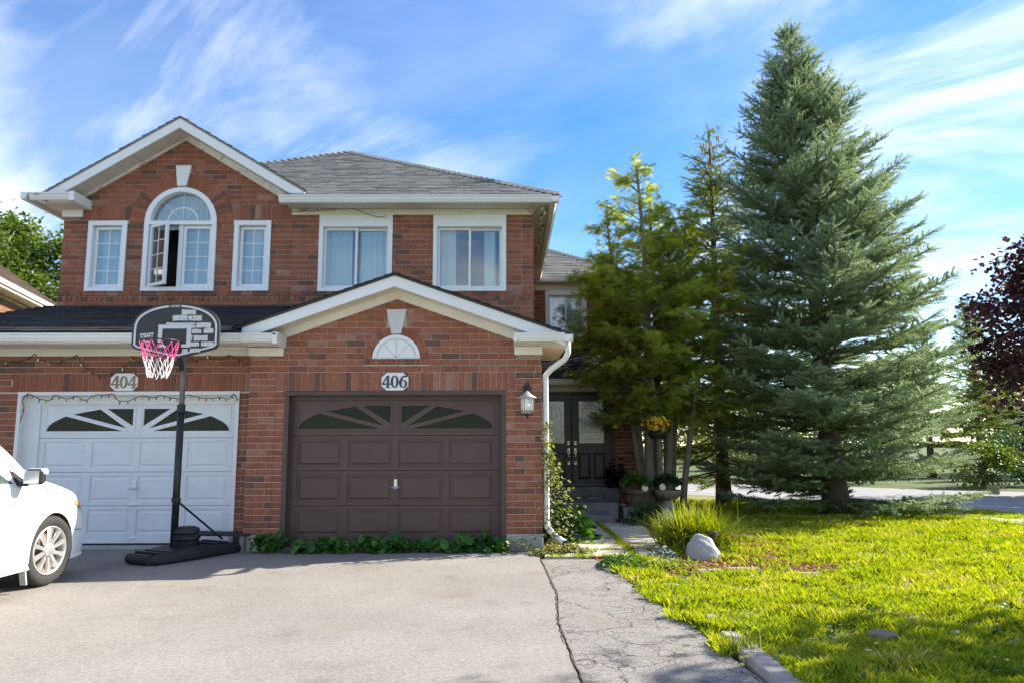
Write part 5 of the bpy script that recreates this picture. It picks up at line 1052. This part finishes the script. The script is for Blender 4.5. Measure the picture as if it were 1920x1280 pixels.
# cones in the spruce top
cn = MB(); rs = random.Random(4)
for i in range(46):
    z = rs.uniform(9.4, 10.45); a = rs.uniform(0, 6.28); r = rs.uniform(.05, .34)*(10.9-z); p = Vector((6.80-.45*z/10.65+r*math.cos(a), 15.9+r*math.sin(a), z)); cn.tube([p, p+Vector((rs.uniform(-.02, .02), rs.uniform(-.02, .02), -.05)), p+Vector((0, 0, -.11))], [.010, .026, .008], 6)
M('cone', (.24, .13, .065), .8, .3, 20); cn.build('cones', 'cone', bs[0], kind='stuff')
ns, _ = conifer('norway_spruce', (5.12, 18.2, 0), 9.35, [(0, 1.9), (1.6, 2.0), (4, 1.55), (6, 1.0), (8, .58), (9.0, .35), (9.35, .06)], 'slim green spruce with hanging cones behind the feathery cedar', 'spruce_green', 9, whorl=.36, per=6, droop=.12, twig=.5, sh=.18, step=.14, trunk_r=.16, z_lo=.9, gap=.12)
cn = MB()
for i in range(60):
    z = rs.uniform(7.2, 9.1); a = rs.uniform(0, 6.28); r = rs.uniform(.1, .32); p = Vector((5.12+r*math.cos(a), 18.2+r*math.sin(a), z)); cn.tube([p, p+Vector((0, 0, -.09)), p+Vector((.01, 0, -.17))], [.008, .022, .008], 6)
M('cone_pale', (.36, .27, .15), .8, .3, 20); cn.build('cones', 'cone_pale', ns, kind='stuff')
# flat feathery spray
def spray_template():
    V, Fs = [], []
    def blade(a, d, w, ln_):
        a = np.array(a, float); d = np.array(d, float); d /= np.linalg.norm(d); s = np.array([-d[1], d[0], 0])*w; b = len(V); V.extend([a, a+d*ln_*.45+s, a+d*ln_, a+d*ln_*.45-s]); Fs.append((b, b+1, b+2, b+3))
    blade((0, 0, 0), (1, 0, 0), .045, 1.0)
    for i, x in enumerate((.10, .26, .42, .58, .74)):
        for s in (-1, 1): blade((x, 0, .0), (.75, s*.75, -.15), .042, .46*(1-.42*x)*(1 if i % 2 else 1.15))
    V = np.array(V); V[:, 2] -= .22*V[:, 0]**2; return V, Fs
ST, SF = spray_template()
def cedar():
    rs = np.random.default_rng(21); base = (3.05, 15.75, 0); t = thing('cedar_tree', base, 'feathery multi-stemmed green cedar growing in front of the porch', 'tree')
    zs, rsf = [1.2, 1.9, 3.05, 4.2, 5.35, 6.4, 7.2], [.95, 1.55, 2.0, 1.85, 1.3, .90, .5]; pos, dr, up, sc, rn = [], [], [], [], []; tw = MB()
    stems = [((-.10, -.15), (-.12, 0), 7.35, .10), ((.22, .0), (.30, .1), 6.2, .085), ((.05, .2), (.15, .3), 6.8, .09), ((-.18, .12), (-.55, .1), 5.4, .07), ((.45, -.1), (1.05, -.15), 5.2, .06), ((.02, -.25), (-.28, -.4), 4.6, .06), ((-.28, .1), (-.62, .15), 6.5, .06), ((.30, .2), (.62, .2), 6.1, .06)]
    for (ox, oy), (tx, ty), Hs, r in stems:
        ph = rs.uniform(0, 6, 2); cf = lambda q: np.array([base[0]+ox+tx*q**1.2+.05*math.sin(5*q+ph[0]), base[1]+oy+ty*q+.05*math.sin(4*q+ph[1]), Hs*q])
        MB().tube([tuple(cf(q)-(np.array([0, 0, .1]) if q == 0 else 0)) for q in np.linspace(0, 1, 10)], [r*(1.2-.9*q)*(1-.3*q)+.006 for q in np.linspace(0, 1, 10)], 9).build('trunk', 'cedar_bark', t, smooth=True)
        for _ in range(40): pos.append(cf(1-.14*rs.random()**1.5)+rs.normal(0, .05, 3)); dr.append((rs.normal(0, .6), rs.normal(0, .6), 1)); up.append((rs.normal(), rs.normal(), .2)); sc.append(rs.uniform(.12, .2)); rn.append(rs.uniform(.3, .7))
        n = int(Hs*13)
        for i in range(n):
            q = rs.uniform(1.75/Hs, 1)**.95; p0 = cf(q)
            if p0[2] > 5 and rs.random() < .12: continue
            Rm = np.interp(p0[2], zs, rsf); az = rs.uniform(0, 6.28); L = max(.25, Rm*rs.uniform(.35, 1.08)-.35*math.hypot(p0[0]-base[0], p0[1]-base[1])); L *= (.80 if math.cos(az) < -.3 and 3 < p0[2] < 5.6 else .85 if math.cos(az) > .3 else 1); s0 = rs.uniform(.35, 1.05) if p0[2] > 2.3 else rs.uniform(.1, .6)
            d0 = np.array([math.cos(az), math.sin(az), 0]); c = lambda u: p0+d0*L*u+np.array([0, 0, L*(s0*u-.38*u*u)]); tw.tube([tuple(c(u)) for u in (0, .5, 1)], [.013, .008, .003], 4, False); m = max(3, int(L/.055)); tone = rs.uniform(-.22, .2); yel = rs.random() < .05
            for j in range(m):
                u = .30+.70*(j+rs.random())/m
                for _ in range(2):
                    b = az+rs.uniform(-1.4, 1.4); pos.append(c(u)+rs.normal(0, .05, 3)); dr.append((math.cos(b), math.sin(b), rs.uniform(-.6, .8))); up.append((rs.normal(0, .7), rs.normal(0, .7), 1)); sc.append(rs.uniform(.12, .23)); rn.append(min(1, max(0, .42+tone+rs.uniform(-.2, .2)+.15*u+(.35 if yel else 0))))
    tw.build('limbs', 'cedar_bark', t, kind='stuff'); V, Fc, r_ = inst(ST, SF, pos, dr, up, sc, np.minimum(rn, 1)); npobj('crown', V, Fc, 4, r_, 'cedar_leaf', t, 'stuff')
cedar()
# broadleaf trees: limbs to clump centres, leaves gathered round them
LT = np.array([(0, 0, 0), (.35, .26, .05), (.75, .22, .0), (1.0, 0, -.10), (.75, -.22, .0), (.35, -.26, .05)]); LF = [(0, 1, 2, 3), (0, 3, 4, 5)]
MT = np.array([(0, 0, 0), (.25, .42, .04), (.48, .20, 0), (.72, .50, -.04), (.70, .16, 0), (1.05, 0, -.10), (.70, -.16, 0), (.72, -.50, -.04), (.48, -.20, 0), (.25, -.42, .04)]); MF = [(0, 1, 2, 3), (0, 3, 4, 5), (0, 5, 6, 7), (0, 7, 8, 9)]
def broadleaf(name, base, H, crown, label, mat, seed, clumps=70, per=110, spread=.42, leaf=.11, T=(LT, LF), trunk_r=.16, cat='tree', group=None, barkm='bark', rmin=.45):
    rs = np.random.default_rng(seed); t = thing(name, base, label, cat, group); (cx, cy, cz), (rx, ry, rz) = crown; B = np.array(base, float)
    MB().tube([(base[0], base[1], base[2]-.1), (base[0]+.04, base[1], base[2]+H*.25), (cx*.5+base[0]*.5, base[1]*.5+cy*.5, cz-rz*.2), (cx, cy, cz+rz*.6)], [trunk_r*1.2, trunk_r, trunk_r*.7, trunk_r*.12], 10).build('trunk', barkm, t, smooth=True)
    pos, dr, up, sc, rn = [], [], [], [], []; lb = MB()
    for i in range(clumps):
        d = rs.normal(0, 1, 3); d /= np.linalg.norm(d); q = rs.uniform(rmin, 1.0)**.7; c = np.array([cx+d[0]*rx*q, cy+d[1]*ry*q, cz+d[2]*rz*q]); hz = max(base[2]+H*.22, cz-rz*.75+.45*(c[2]-(cz-rz))); s = np.array([base[0]+(cx-base[0])*.5, base[1]+(cy-base[1])*.5, min(hz, c[2]-.05)])
        mid = (s+c)/2+np.array([0, 0, .12*np.linalg.norm(c-s)]); lb.tube([tuple(s), tuple(mid), tuple(c)], [trunk_r*.28, trunk_r*.15, .008], 5, False); tone = rs.uniform(-.22, .22); sp = spread*rs.uniform(.7, 1.3)
        for j in range(int(per*rs.uniform(.6, 1.3))):
            o = rs.normal(0, 1, 3)*np.array([1, 1, .62])*sp*.6; pos.append(c+o); dr.append(o+rs.normal(0, .25, 3)+np.array([0, 0, -.12])); up.append(rs.normal(0, .55, 3)+np.array([0, 0, 1])); sc.append(leaf*rs.uniform(.65, 1.25)); rn.append(min(1, max(0, .45+tone+rs.uniform(-.28, .28))))
    lb.build('limbs', barkm, t, kind='stuff'); V, Fc, r_ = inst(T[0], T[1], pos, dr, up, sc, rn); npobj('crown', V, Fc, 4, r_, mat, t, 'stuff'); return t
broadleaf('purple_maple', (16.7, 21.0, 0), 8, ((16.5, 20.8, 4.3), (3.2, 2.8, 3.7)), 'dark purple-leaved maple standing near the road', 'maple_leaf', 31, 170, 100, .42, .15, (MT, MF), .17)
broadleaf('leafy_tree', (-20.4, 30.5, 0), 10, ((-20.4, 30.5, 6.9), (4.9, 3.6, 4.0)), 'bright green leafy tree rising behind the neighbouring house', 'green_leaf', 33, 210, 150, .62, .21, (LT, LF), .25)
broadleaf('shade_tree', (10.9, 6.4, 0), 9, ((10.7, 6.4, 5.2), (3.2, 2.8, 2.2)), 'broad green shade tree on the lawn beside the sidewalk', 'green_leaf', 35, 100, 110, .55, .17, (LT, LF), .2)
# trees beyond the road
far = [('norway_spruce', (23.6, 38, 0), 8.6, 2.2, 'dark spruce with bare brown lower branches beyond the road', 'spruce_green'), ('blue_spruce', (22.4, 31.5, 0), 4.6, 1.6, 'small blue spruce on the far verge at the edge of the road', 'spruce_blue'), ('norway_spruce', (19.0, 46, 0), 9, 2.4, 'dark spruce standing farther back beyond the road bend', 'spruce_green'), ('norway_spruce', (18.6, 33.5, 0), 6.4, 2.0, 'bushy green spruce on the far verge behind the big spruce', 'spruce_green'), ('norway_spruce', (26.5, 36.0, 0), 7.4, 2.3, 'broad dark spruce on the far verge behind the purple maple', 'spruce_green')]
for nm, b, H, rr_, lab, mt in far: conifer(nm, b, H, [(0, rr_*.9), (H*.2, rr_), (H*.6, rr_*.55), (H, .08)], lab, mt, int(b[0]*10), whorl=.5, per=7, sh=.34, step=.30, twig=.8, z_lo=.5 if H < 5 else 1.4, trunk_r=.16, group=None)
for i, (x, y, H, r, lab) in enumerate(((15.9, 25.6, 1.5, 1.0, 'low rounded shrub on the far verge left of the road sign'), (18.2, 26.8, 2.0, 1.3, 'taller rounded shrub on the far verge beside the low one'), (21.5, 28.0, 1.7, 1.5, 'wide shrub on the far verge under the purple maple'), (13.0, 28.5, 2.2, 1.4, 'leafy shrub across the road behind the big spruce'), (10.2, 31.0, 2.6, 1.6, 'large leafy shrub across the road between the two spruces'))): broadleaf('verge_shrub', (x, y, 0), H, ((x, y, H*.5), (r, r, H*.5)), lab, 'hosta_leaf' if i % 2 else 'green_leaf', 90+i, 40, 70, .35, .12, (LT, LF), .06, cat='shrub')
rsb = random.Random(9)
for i in range(22):
    x = -6+i*3.6+rsb.uniform(-1.5, 1.5); y = 62-abs(i-5)*.9+rsb.uniform(-4, 6); H = rsb.uniform(5.5, 8.5); k = rsb.choice((0, 1))
    broadleaf('distant_tree', (x, y, 0), H, ((x, y, H*.56), (3.3, 2.6, H*.47)), 'rounded green tree in the distant row beyond the road', 'green_leaf', 60+i, 34, 45, .8, .42, (LT, LF), .16, group='distant trees beyond the road')
# ---- hanging basket of yellow mums on the cedar
def ball(n, c, r, squash=.8, seed=0, top=False):
    rs = np.random.default_rng(seed); d = rs.normal(0, 1, (n, 3)); d /= np.linalg.norm(d, axis=1, keepdims=True)
    if top: d[:, 2] = np.abs(d[:, 2])
    p = np.array(c)+d*np.array([r, r, r*squash])*rs.uniform(.72, 1.05, (n, 1)); return p, d, rs
hk = thing('hanging_basket', (2.86, 14.5, 1.72), 'hanging basket of yellow flowers against the cedar trunks', 'flower basket')
MB().lathe([(.12, -.22), (.17, -.14), (.19, -.04), (.17, -.04)], (2.86, 14.5, 1.74), 16).build('pot', 'black_plastic', hk)
for a in (30, 150, 270): MB().tube([(2.86+.18*math.cos(R(a)), 14.5+.18*math.sin(R(a)), 1.70), (2.88, 14.7, 2.45)], .004, 4).build('hanger', 'black_metal', hk)
p, d, rs = ball(420, (2.86, 14.5, 1.77), .25, .62, 1); V, Fc, r_ = inst(LT, LF, p, d+rs.normal(0, .5, d.shape), rs.normal(0, 1, d.shape)+[0, 0, .6], rs.uniform(.05, .09, 420), rs.uniform(0, .8, 420)); npobj('leaves', V, Fc, 4, r_, 'weed_leaf', hk, 'stuff')
FT = np.array([(0, 0, 0)] + [(math.cos(2*math.pi*k/9)*.5, math.sin(2*math.pi*k/9)*.5, .12) for k in range(9)]); FF = [(0, k+1, (k+1) % 9+1) for k in range(9)]
p, d, rs = ball(260, (2.86, 14.5, 1.79), .27, .62, 2); V, Fc, r_ = inst(FT, FF, p, np.cross(d, [0.1, 0.2, 1])+1e-3, d, rs.uniform(.05, .085, 260), rs.uniform(0, 1, 260)); npobj('flowers', V, Fc, 3, r_, 'mum', hk, 'stuff')
# potted leaves
for par, c, r, n, mt in ((t, (2.52, 15.1, .60), .24, 260, 'weed_leaf'), (t2, (3.17, 15.2, .60), .22, 240, 'hosta_leaf')):
    p, d, rs = ball(n, c, r, .8, n, True); V, Fc, r_ = inst(LT, LF, p, d+[0, 0, .2], rs.normal(0, .6, d.shape)+[0, 0, 1], rs.uniform(.07, .13, n), rs.uniform(0, 1, n)); npobj('leaves', V, Fc, 4, r_, mt, par, 'stuff')
# ---- grass-like clumps: curved blades
def blades(name, c, n, L, spreadr, mat, label, cat, seed, wid=.010, arch=.9, parent=None, rb=.12):
    rs = np.random.default_rng(seed); Vv, Ff, rn = [], [], []; m = 5
    az = rs.uniform(0, 6.283, n); b0 = rs.normal(0, rb, (n, 2)); ln_ = L*rs.uniform(.55, 1.1, n); lean = np.abs(rs.normal(.55, .32, n))*arch; V = np.zeros((n, (m+1)*2, 3)); tt = np.linspace(0, 1, m+1); dx_, dy_ = np.cos(az), np.sin(az)
    for i, u in enumerate(tt):
        rad = ln_*lean*u**1.5; h = ln_*(u*np.cos(np.minimum(lean, 1.2)*.55)-.38*lean*u**2.6); w = wid*(1-.9*u**2)
        px_ = c[0]+b0[:, 0]+dx_*rad*spreadr; py_ = c[1]+b0[:, 1]+dy_*rad*spreadr; V[:, 2*i] = np.stack([px_-dy_*w, py_+dx_*w, c[2]+np.maximum(h, .01)], 1); V[:, 2*i+1] = np.stack([px_+dy_*w, py_-dx_*w, c[2]+np.maximum(h, .01)], 1)
    Tf = [(2*i, 2*i+1, 2*i+3, 2*i+2) for i in range(m)]; Fc = (np.array(Tf)[None]+(np.arange(n)*(m+1)*2)[:, None, None]).reshape(-1, 4); o = npobj(name, V.reshape(-1, 3), Fc, 4, np.repeat(rs.uniform(0, 1, n), (m+1)*2), mat, parent)
    if parent is None: props(o, label, cat)
    return o
blades('grass_clump', (2.55, 10.55, 0), 1500, .66, 1.25, 'lily_blade', 'large yellow-green arching grass clump behind the boulder', 'ornamental grass', 1, .010, 1.15, rb=.17)
blades('daylily_clump', (2.45, 13.6, 0), 320, .50, .9, 'hosta_leaf', 'dark green strappy plant beside the entry steps', 'plant', 2, .014, rb=.14)
blades('grass_tuft', tuple(G(1395, 1225)), 90, .20, 1.0, 'grass_blade', 'dry grass tuft growing at the corner of the edging kerb', 'grass tuft', 3, .004, rb=.05)
# ---- leafy plants
def leafy(name, pts_fn, n, leaf, mat, label, cat, seed, T=(LT, LF), upj=.5, extra=None):
    rs = np.random.default_rng(seed); p, d = pts_fn(rs, n); V, Fc, r_ = inst(T[0], T[1], p, d, rs.normal(0, upj, (n, 3))+[0, 0, 1], leaf*rs.uniform(.6, 1.25, n), rs.uniform(0, 1, n)); o = npobj(name, V, Fc, len(T[1][0]), r_, mat); props(o, label, cat); return o
RT = np.array([(0, 0, 0)] + [(.5+.5*math.cos(a)*(1+.10*math.cos(7*a)), .55*math.sin(a)*(1+.10*math.cos(7*a)), .10*math.cos(2*a)) for a in np.linspace(math.pi*.96, -math.pi*.96, 17)]); RF = [(0, k, k+1) for k in range(1, 17)]
def weeds(rs, n):
    cs = [(-3.22, .17), (-3.05, .13), (-2.72, .07), (-2.42, .14), (-2.2, .07), (-1.95, .13), (-1.72, .10), (-1.5, .13), (-1.25, .11), (-1.0, .10), (-.75, .08), (-.5, .15), (-.32, .16), (-.12, .08)]; k = rs.integers(0, len(cs), n); c = np.array(cs)[k]
    x = c[:, 0]+rs.normal(0, .075, n); z = c[:, 1]*rs.uniform(.1, 1.5, n)*.85+.01; y = 10.42+rs.normal(0, .06, n); x = np.where((x < -2.9), x-.05, x); return np.stack([x, y, z], 1), np.stack([rs.normal(0, 1, n), rs.normal(-.5, .6, n), rs.uniform(-.2, .5, n)], 1)
rs = np.random.default_rng(5); p, d = weeds(rs, 400); V, Fc, r_ = inst(RT, RF, p, d, np.stack([rs.normal(0, .4, 400), rs.uniform(-1.1, -.3, 400), np.ones(400)*.8], 1), rs.uniform(.05, .15, 400), rs.uniform(0, 1, 400)); o = npobj('mallow_weeds', V, Fc, 3, r_, 'weed_leaf', None, 'stuff'); props(o, 'strip of round-leaved green weeds along the foot of the brown garage door', 'weeds')
def vine(rs, n):
    z = rs.uniform(.02, 1.35, n)**1.0; z = np.where(rs.random(n) < .25, rs.uniform(.9, 1.75, n), z); w = .05+.13*np.exp(-((z-.55)/.45)**2); sw = .08*np.sin(z*3.1); return np.stack([.62+sw+rs.normal(0, 1, n)*w*.75, 10.52+rs.normal(0, .09, n), z], 1), np.stack([rs.normal(.2, 1, n), rs.normal(-.3, 1, n), rs.uniform(-.9, .3, n)], 1)
leafy('ivy_vine', vine, 620, .055, 'ivy_leaf', 'sunlit variegated vine climbing around the white downspout', 'vine', 7, (MT, MF))
def mound(cx, cy, rx, ry, h, z0=0):
    def f(rs, n):
        a = rs.uniform(0, 6.283, n); q = rs.random(n)**.5; z = h*(1-q**2)*rs.uniform(.4, 1.1, n)+.01+z0; return np.stack([cx+rx*q*np.cos(a), cy+ry*q*np.sin(a), z], 1), np.stack([np.cos(a)+rs.normal(0, .5, n), np.sin(a)+rs.normal(0, .5, n), rs.uniform(-.3, .5, n)], 1)
    return f
leafy('peony_bush', mound(.92, 11.6, .36, .55, .55), 380, .15, 'weed_leaf', 'dark leafy bush between the downspout vine and the walkway', 'bush', 8)
leafy('low_weeds', mound(.72, 10.12, .42, .20, .12), 420, .055, 'ivy_leaf', 'low yellow-green weeds around the base of the downspout', 'weeds', 10)
leafy('low_weeds', mound(.12, 10.38, .28, .09, .16), 110, .06, 'ivy_leaf', 'thin pale weeds at the foot of the brick pier under the lantern', 'weeds', 11)
leafy('silver_plant', mound(1.90, 9.55, .18, .14, .14), 150, .07, 'silver_leaf', 'small silver-green plant to the side of the boulder', 'plant', 12)
leafy('low_weeds', mound(1.38, 9.05, .30, .42, .13), 520, .055, 'weed_leaf', 'leafy weeds spilling from the bed corner onto the cracked strip', 'weeds', 13)
leafy('low_weeds', mound(1.85, 8.95, .34, .25, .10), 300, .05, 'ivy_leaf', 'pale yellow ground cover in front of the silver plant', 'weeds', 14)
leafy('purple_plant', mound(2.42, 16.95, .16, .12, .62, .50), 130, .14, 'purple_leaf', 'dark purple leafy plant by the brick beside the front door', 'plant', 15, (MT, MF))
leafy('small_bush', mound(6.45, 15.5, .22, .22, .35), 160, .07, 'weed_leaf', 'small green sprout at the foot of the big spruce', 'bush', 16)
# ---- mulch chips
rs = np.random.default_rng(17); q = []
def inpoly(x, y, poly):
    r = np.zeros(len(x), bool); n = len(poly)
    for i in range(n):
        (x0, y0), (x1, y1) = poly[i], poly[(i+1) % n]; c = ((y0 > y) != (y1 > y)) & (x < (x1-x0)*(y-y0)/((y1-y0) if y1 != y0 else 1e-9)+x0); r ^= c
    return r
x, y = rs.uniform(.5, 4.1, 30000), rs.uniform(8.2, 14, 30000); k = inpoly(x, y, BED) | ((x < 1.0) & (y > 10.0) & (y < 11.2)); x, y = x[k][:9000], y[k][:9000]; n = len(x)
CT = np.array([(-.5, -.14, 0), (.5, -.10, 0), (.45, .14, .03), (-.45, .12, .03)]); V, Fc, r_ = inst(CT, [(0, 1, 2, 3)], np.stack([x, y, rs.uniform(.006, .03, n)], 1), np.stack([rs.normal(0, 1, n), rs.normal(0, 1, n), rs.normal(0, .25, n)], 1), rs.normal(0, .35, (n, 3))+[0, 0, 1], rs.uniform(.025, .075, n), rs.uniform(0, 1, n)); o = npobj('mulch_chips', V, Fc, 4, r_, 'chips', None, 'stuff'); props(o, 'red-brown wood mulch chips spread over the flower bed', 'mulch')
# ---- lawn grass
def noise2(x, y, s=1.0):
    return (np.sin(x*2.1*s+1.3*np.sin(y*1.7*s))+np.sin(y*2.7*s+1.1*np.sin(x*2.3*s+2))+.6*np.sin(x*5.3*s+y*4.1*s)+.6*np.sin(y*6.1*s-x*3.7*s+1))/3.2
def tuft(seed, nb=9):
    rs = np.random.default_rng(seed); V, Fs = [], []
    for i in range(nb):
        a = rs.uniform(0, 6.28); r = rs.uniform(0, .35); l = rs.uniform(.6, 1.15); ln_ = rs.uniform(.2, .85); b = np.array([r*math.cos(a), r*math.sin(a), 0]); s = np.array([-math.sin(a), math.cos(a), 0])*.055; tip = b+np.array([math.cos(a)*ln_, math.sin(a)*ln_, l]); m = b+np.array([math.cos(a)*ln_*.35, math.sin(a)*ln_*.35, l*.62]); s = s*1.15; k = len(V); V += [b-s*.7, b+s*.7, m+s, tip]; Fs += [(k, k+1, k+2), (k, k+2, k+3)]
    return np.array(V), Fs
rs = np.random.default_rng(40); NG = 112000
Y = 3.2+(19.5-3.2)*rs.random(NG)**1.5; X = rs.uniform(-.1, 1, NG)*(Y*.80+1.4)+1.2; X = X+0
edge = np.interp(Y, [p[1] for p in RE], [p[0] for p in RE])-.02+.12*noise2(Y*3, Y*0+1.0)
ok = (inpoly(X, Y, LAWN)) | ((X > edge) & (X < 1.75) & (Y > 5.3) & (Y < 9.2)) | ((X > 1.70) & (X < 1.9) & (Y < 8.4))
ok &= ~((X > 1.555) & (X < 1.705) & (Y < 5.95)) & ~((X > 6.2) & (np.hypot(X-6.6, Y-15.6) < .5)); ok &= ~((X > 1.56) & (X < 1.72) & ((np.abs(Y-G(1255, 1098).y) < .08) | (np.abs(Y-G(1292, 1126).y) < .12) | (np.abs(Y-G(1330, 1163).y) < .17)) & (rs.random(NG) < .85)); bedin = inpoly(X, Y, BED); bare = (np.hypot((X-2.85)/.75, (Y-9.05)/.42) < 1) | (np.hypot((X-2.2)/.35, (Y-9.3)/.3) < 1); ok |= bedin & (Y < 11.5) & (X > 1.3) & ~((X > .95) & (X < 2.12) & (Y > 9.75)); ok &= ~(bedin & (rs.random(NG) < np.where(bare, .80, .12)))
# strip creeping grass between slabs
dens = noise2(X, Y, 1.1)*.5+noise2(X+7, Y-3, 3.1)*.5; ok &= rs.random(NG) < np.clip(.85+1.0*(dens+.10), .12, 1)
X, Y, dens = X[ok], Y[ok], dens[ok]; n = len(X); sz = .051*(1+.75*noise2(X+3, Y+9, 2.2)+.35*noise2(X-2, Y+1, 6.3))*rs.uniform(.7, 1.35, n)*(1+.018*Y); sz = np.clip(sz, .02, .12)
tone = np.clip(.52+.22*noise2(X-4, Y+2, 1.7)+.16*noise2(X+9, Y-5, 4.7)+rs.normal(0, .18, n)-.16*dens, 0, 1)
for i in range(3):
    s = slice(i, None, 3); TV, TF = tuft(i+1, 6); a = rs.uniform(0, 6.28, len(X[s])); V, Fc, r_ = inst(TV, TF, np.stack([X[s], Y[s], np.full(len(a), -.006)], 1), np.stack([np.cos(a), np.sin(a), np.zeros(len(a))], 1), np.tile([0, 0, 1.], (len(a), 1)), sz[s], tone[s])
    if i == 0: VV, FF_, RRn = [V], [Fc], [r_]; off = len(V)
    else: VV.append(V); FF_.append(Fc+off); RRn.append(r_); off += len(V)
o = npobj('lawn_grass', np.concatenate(VV), np.concatenate(FF_), 3, np.concatenate(RRn), 'grass_blade', None, 'stuff'); props(o, 'patchy yellow-green lawn grass with clover and dry spots', 'grass')
rs = np.random.default_rng(77); m = 9000; k = rs.integers(0, n, m); cl_ = noise2(X[k]*1.0+2, Y[k]+6, 2.6) > .25; k = k[cl_]; m = len(k); a = rs.uniform(0, 6.28, m)
V, Fc, r_ = inst(RT, RF, np.stack([X[k]+rs.normal(0, .03, m), Y[k]+rs.normal(0, .03, m), rs.uniform(.01, .06, m)], 1), np.stack([np.cos(a), np.sin(a), rs.uniform(-.1, .4, m)], 1), rs.normal(0, .35, (m, 3))+[0, 0, 1], rs.uniform(.02, .05, m), rs.uniform(0, 1, m)); o = npobj('lawn_clover', V, Fc, 3, r_, 'weed_leaf', None, 'stuff'); props(o, 'round-leaved clover and weeds scattered in the lawn', 'clover')
# moss and grass in slab joints
rs = np.random.default_rng(44); n = 1500; X = np.where(rs.random(n) < .6, 1.63+rs.normal(0, .022, n), rs.uniform(.5, 1.95, n)); Y = rs.uniform(9.7, 13.8, n); yj = np.array(ys)[rs.integers(0, 4, n)]+rs.normal(0, .02, n); Y = np.where(np.abs(X-1.63) < .07, Y, yj); TV, TF = tuft(9, 5); a = rs.uniform(0, 6.28, n)
V, Fc, r_ = inst(TV, TF, np.stack([X, Y, np.full(n, .012)], 1), np.stack([np.cos(a), np.sin(a), a*0], 1), np.tile([0, 0, 1.], (n, 1)), rs.uniform(.02, .05, n), rs.uniform(.2, .9, n)); o = npobj('joint_grass', V, Fc, 3, r_, 'grass_blade', None, 'stuff'); props(o, 'short grass growing in the joints of the slab walkway', 'grass')
# dandelions
dm = MB()
dt = 0
for px, py in ((1645, 1222), (1668, 1222), (1684, 1226), (1391, 1250), (1401, 1248), (1392, 1263), (1870, 1184), (1868, 1250), (1890, 1255)):
    g = G(px, py); dd = thing('dandelion', (g.x, g.y, 0), 'yellow dandelion flower in the shaded grass', 'flower', 'dandelions in the shaded grass'); MB().tube([(g.x, g.y, 0), (g.x, g.y, .055)], .0025, 4).build('stem', 'wire', dd); MB().lathe([(.003, .05), (.016, .056), (.014, .064), (.003, .068)], (g.x, g.y, 0), 8).build('flower_head', 'bulb_yellow', dd)
# ---- neighbouring house
nh = thing('brick_house', (-14.5, 19, 0), 'neighbouring tan brick house with brown shingle roof behind the white minivan', 'house')
a = Vector((-11.55, 15.2, 0)); b = Vector((-13.35, 22.6, 0)); dr_ = (b-a).normalized(); out = Vector((dr_.y, -dr_.x, 0)); L = (b-a).length
if out.x < 0: out = -out
A = a-out*.30-dr_*5; L2 = L+8
w = MB(); w.slab([A+Vector((0, 0, 5.2)), A+Vector((0, 0, -.1)), A+dr_*L2+Vector((0, 0, -.1)), A+dr_*L2+Vector((0, 0, 5.2))], .15); nw = w.build('wall', 'mortar', nh)
bq = MB()
for q_ in lay(rect(0, L2, 2.6, 5.12)): brick_faces(q_, 0, .012, bq)
cv = MB(); cv.v = [tuple(A+dr_*v[0]-out*v[1]+Vector((0, 0, v[2]))+out*.004) for v in bq.v]; cv.f = bq.f; cv.r = [min(1, .30+.6*r) for r in bq.r]
rampmat('brick_tan', [(0, (.15, .08, .05)), (.5, (.22, .12, .07)), (1, (.28, .17, .10))], .9, speck=.25); cv.build('brick_courses', 'brick_tan', nw, kind='stuff', attr=True)
e0 = a-dr_*5+Vector((0, 0, 5.36)); e1 = e0+dr_*(L+8); ri = -out*4.4+Vector((0, 0, 3.3)); roof_plane([e0, e1, e1+ri-dr_*4.4, e0+ri+dr_*3], 'shingle_brown', nh, 'roof')
gutter(nh, tuple(e0+out*.08), tuple(e1+out*.08)); MB().slab([e0-Vector((0, 0, .14)), e0-out*.29-Vector((0, 0, .14)), e1-out*.29-Vector((0, 0, .14)), e1-Vector((0, 0, .14))], .02).build('soffit', 'soffit', nh)
MB().slab([e0-out*.05-Vector((0, 0, .12)), e1-out*.05-Vector((0, 0, .12)), e1-out*.05+Vector((0, 0, .0)), e0-out*.05], .02).build('fascia', 'cream', nh)
c = e0+dr_*7.6-out*.7+Vector((0, 0, .55)); MB().lathe([(.09, -.1), (.06, 0), (.05, .05), (.05, .34), (.035, .34)], tuple(c), 12).build('vent_pipe', 'grey_metal', nh)
w2 = A-out*.2; MB().slab([w2+Vector((0, 0, 5.2)), w2+Vector((0, 0, -.1)), w2-out*8+Vector((0, 0, -.1)), w2-out*8+Vector((0, 0, 5.2))], .15).build('rear_wall', 'brick_tan', nh)
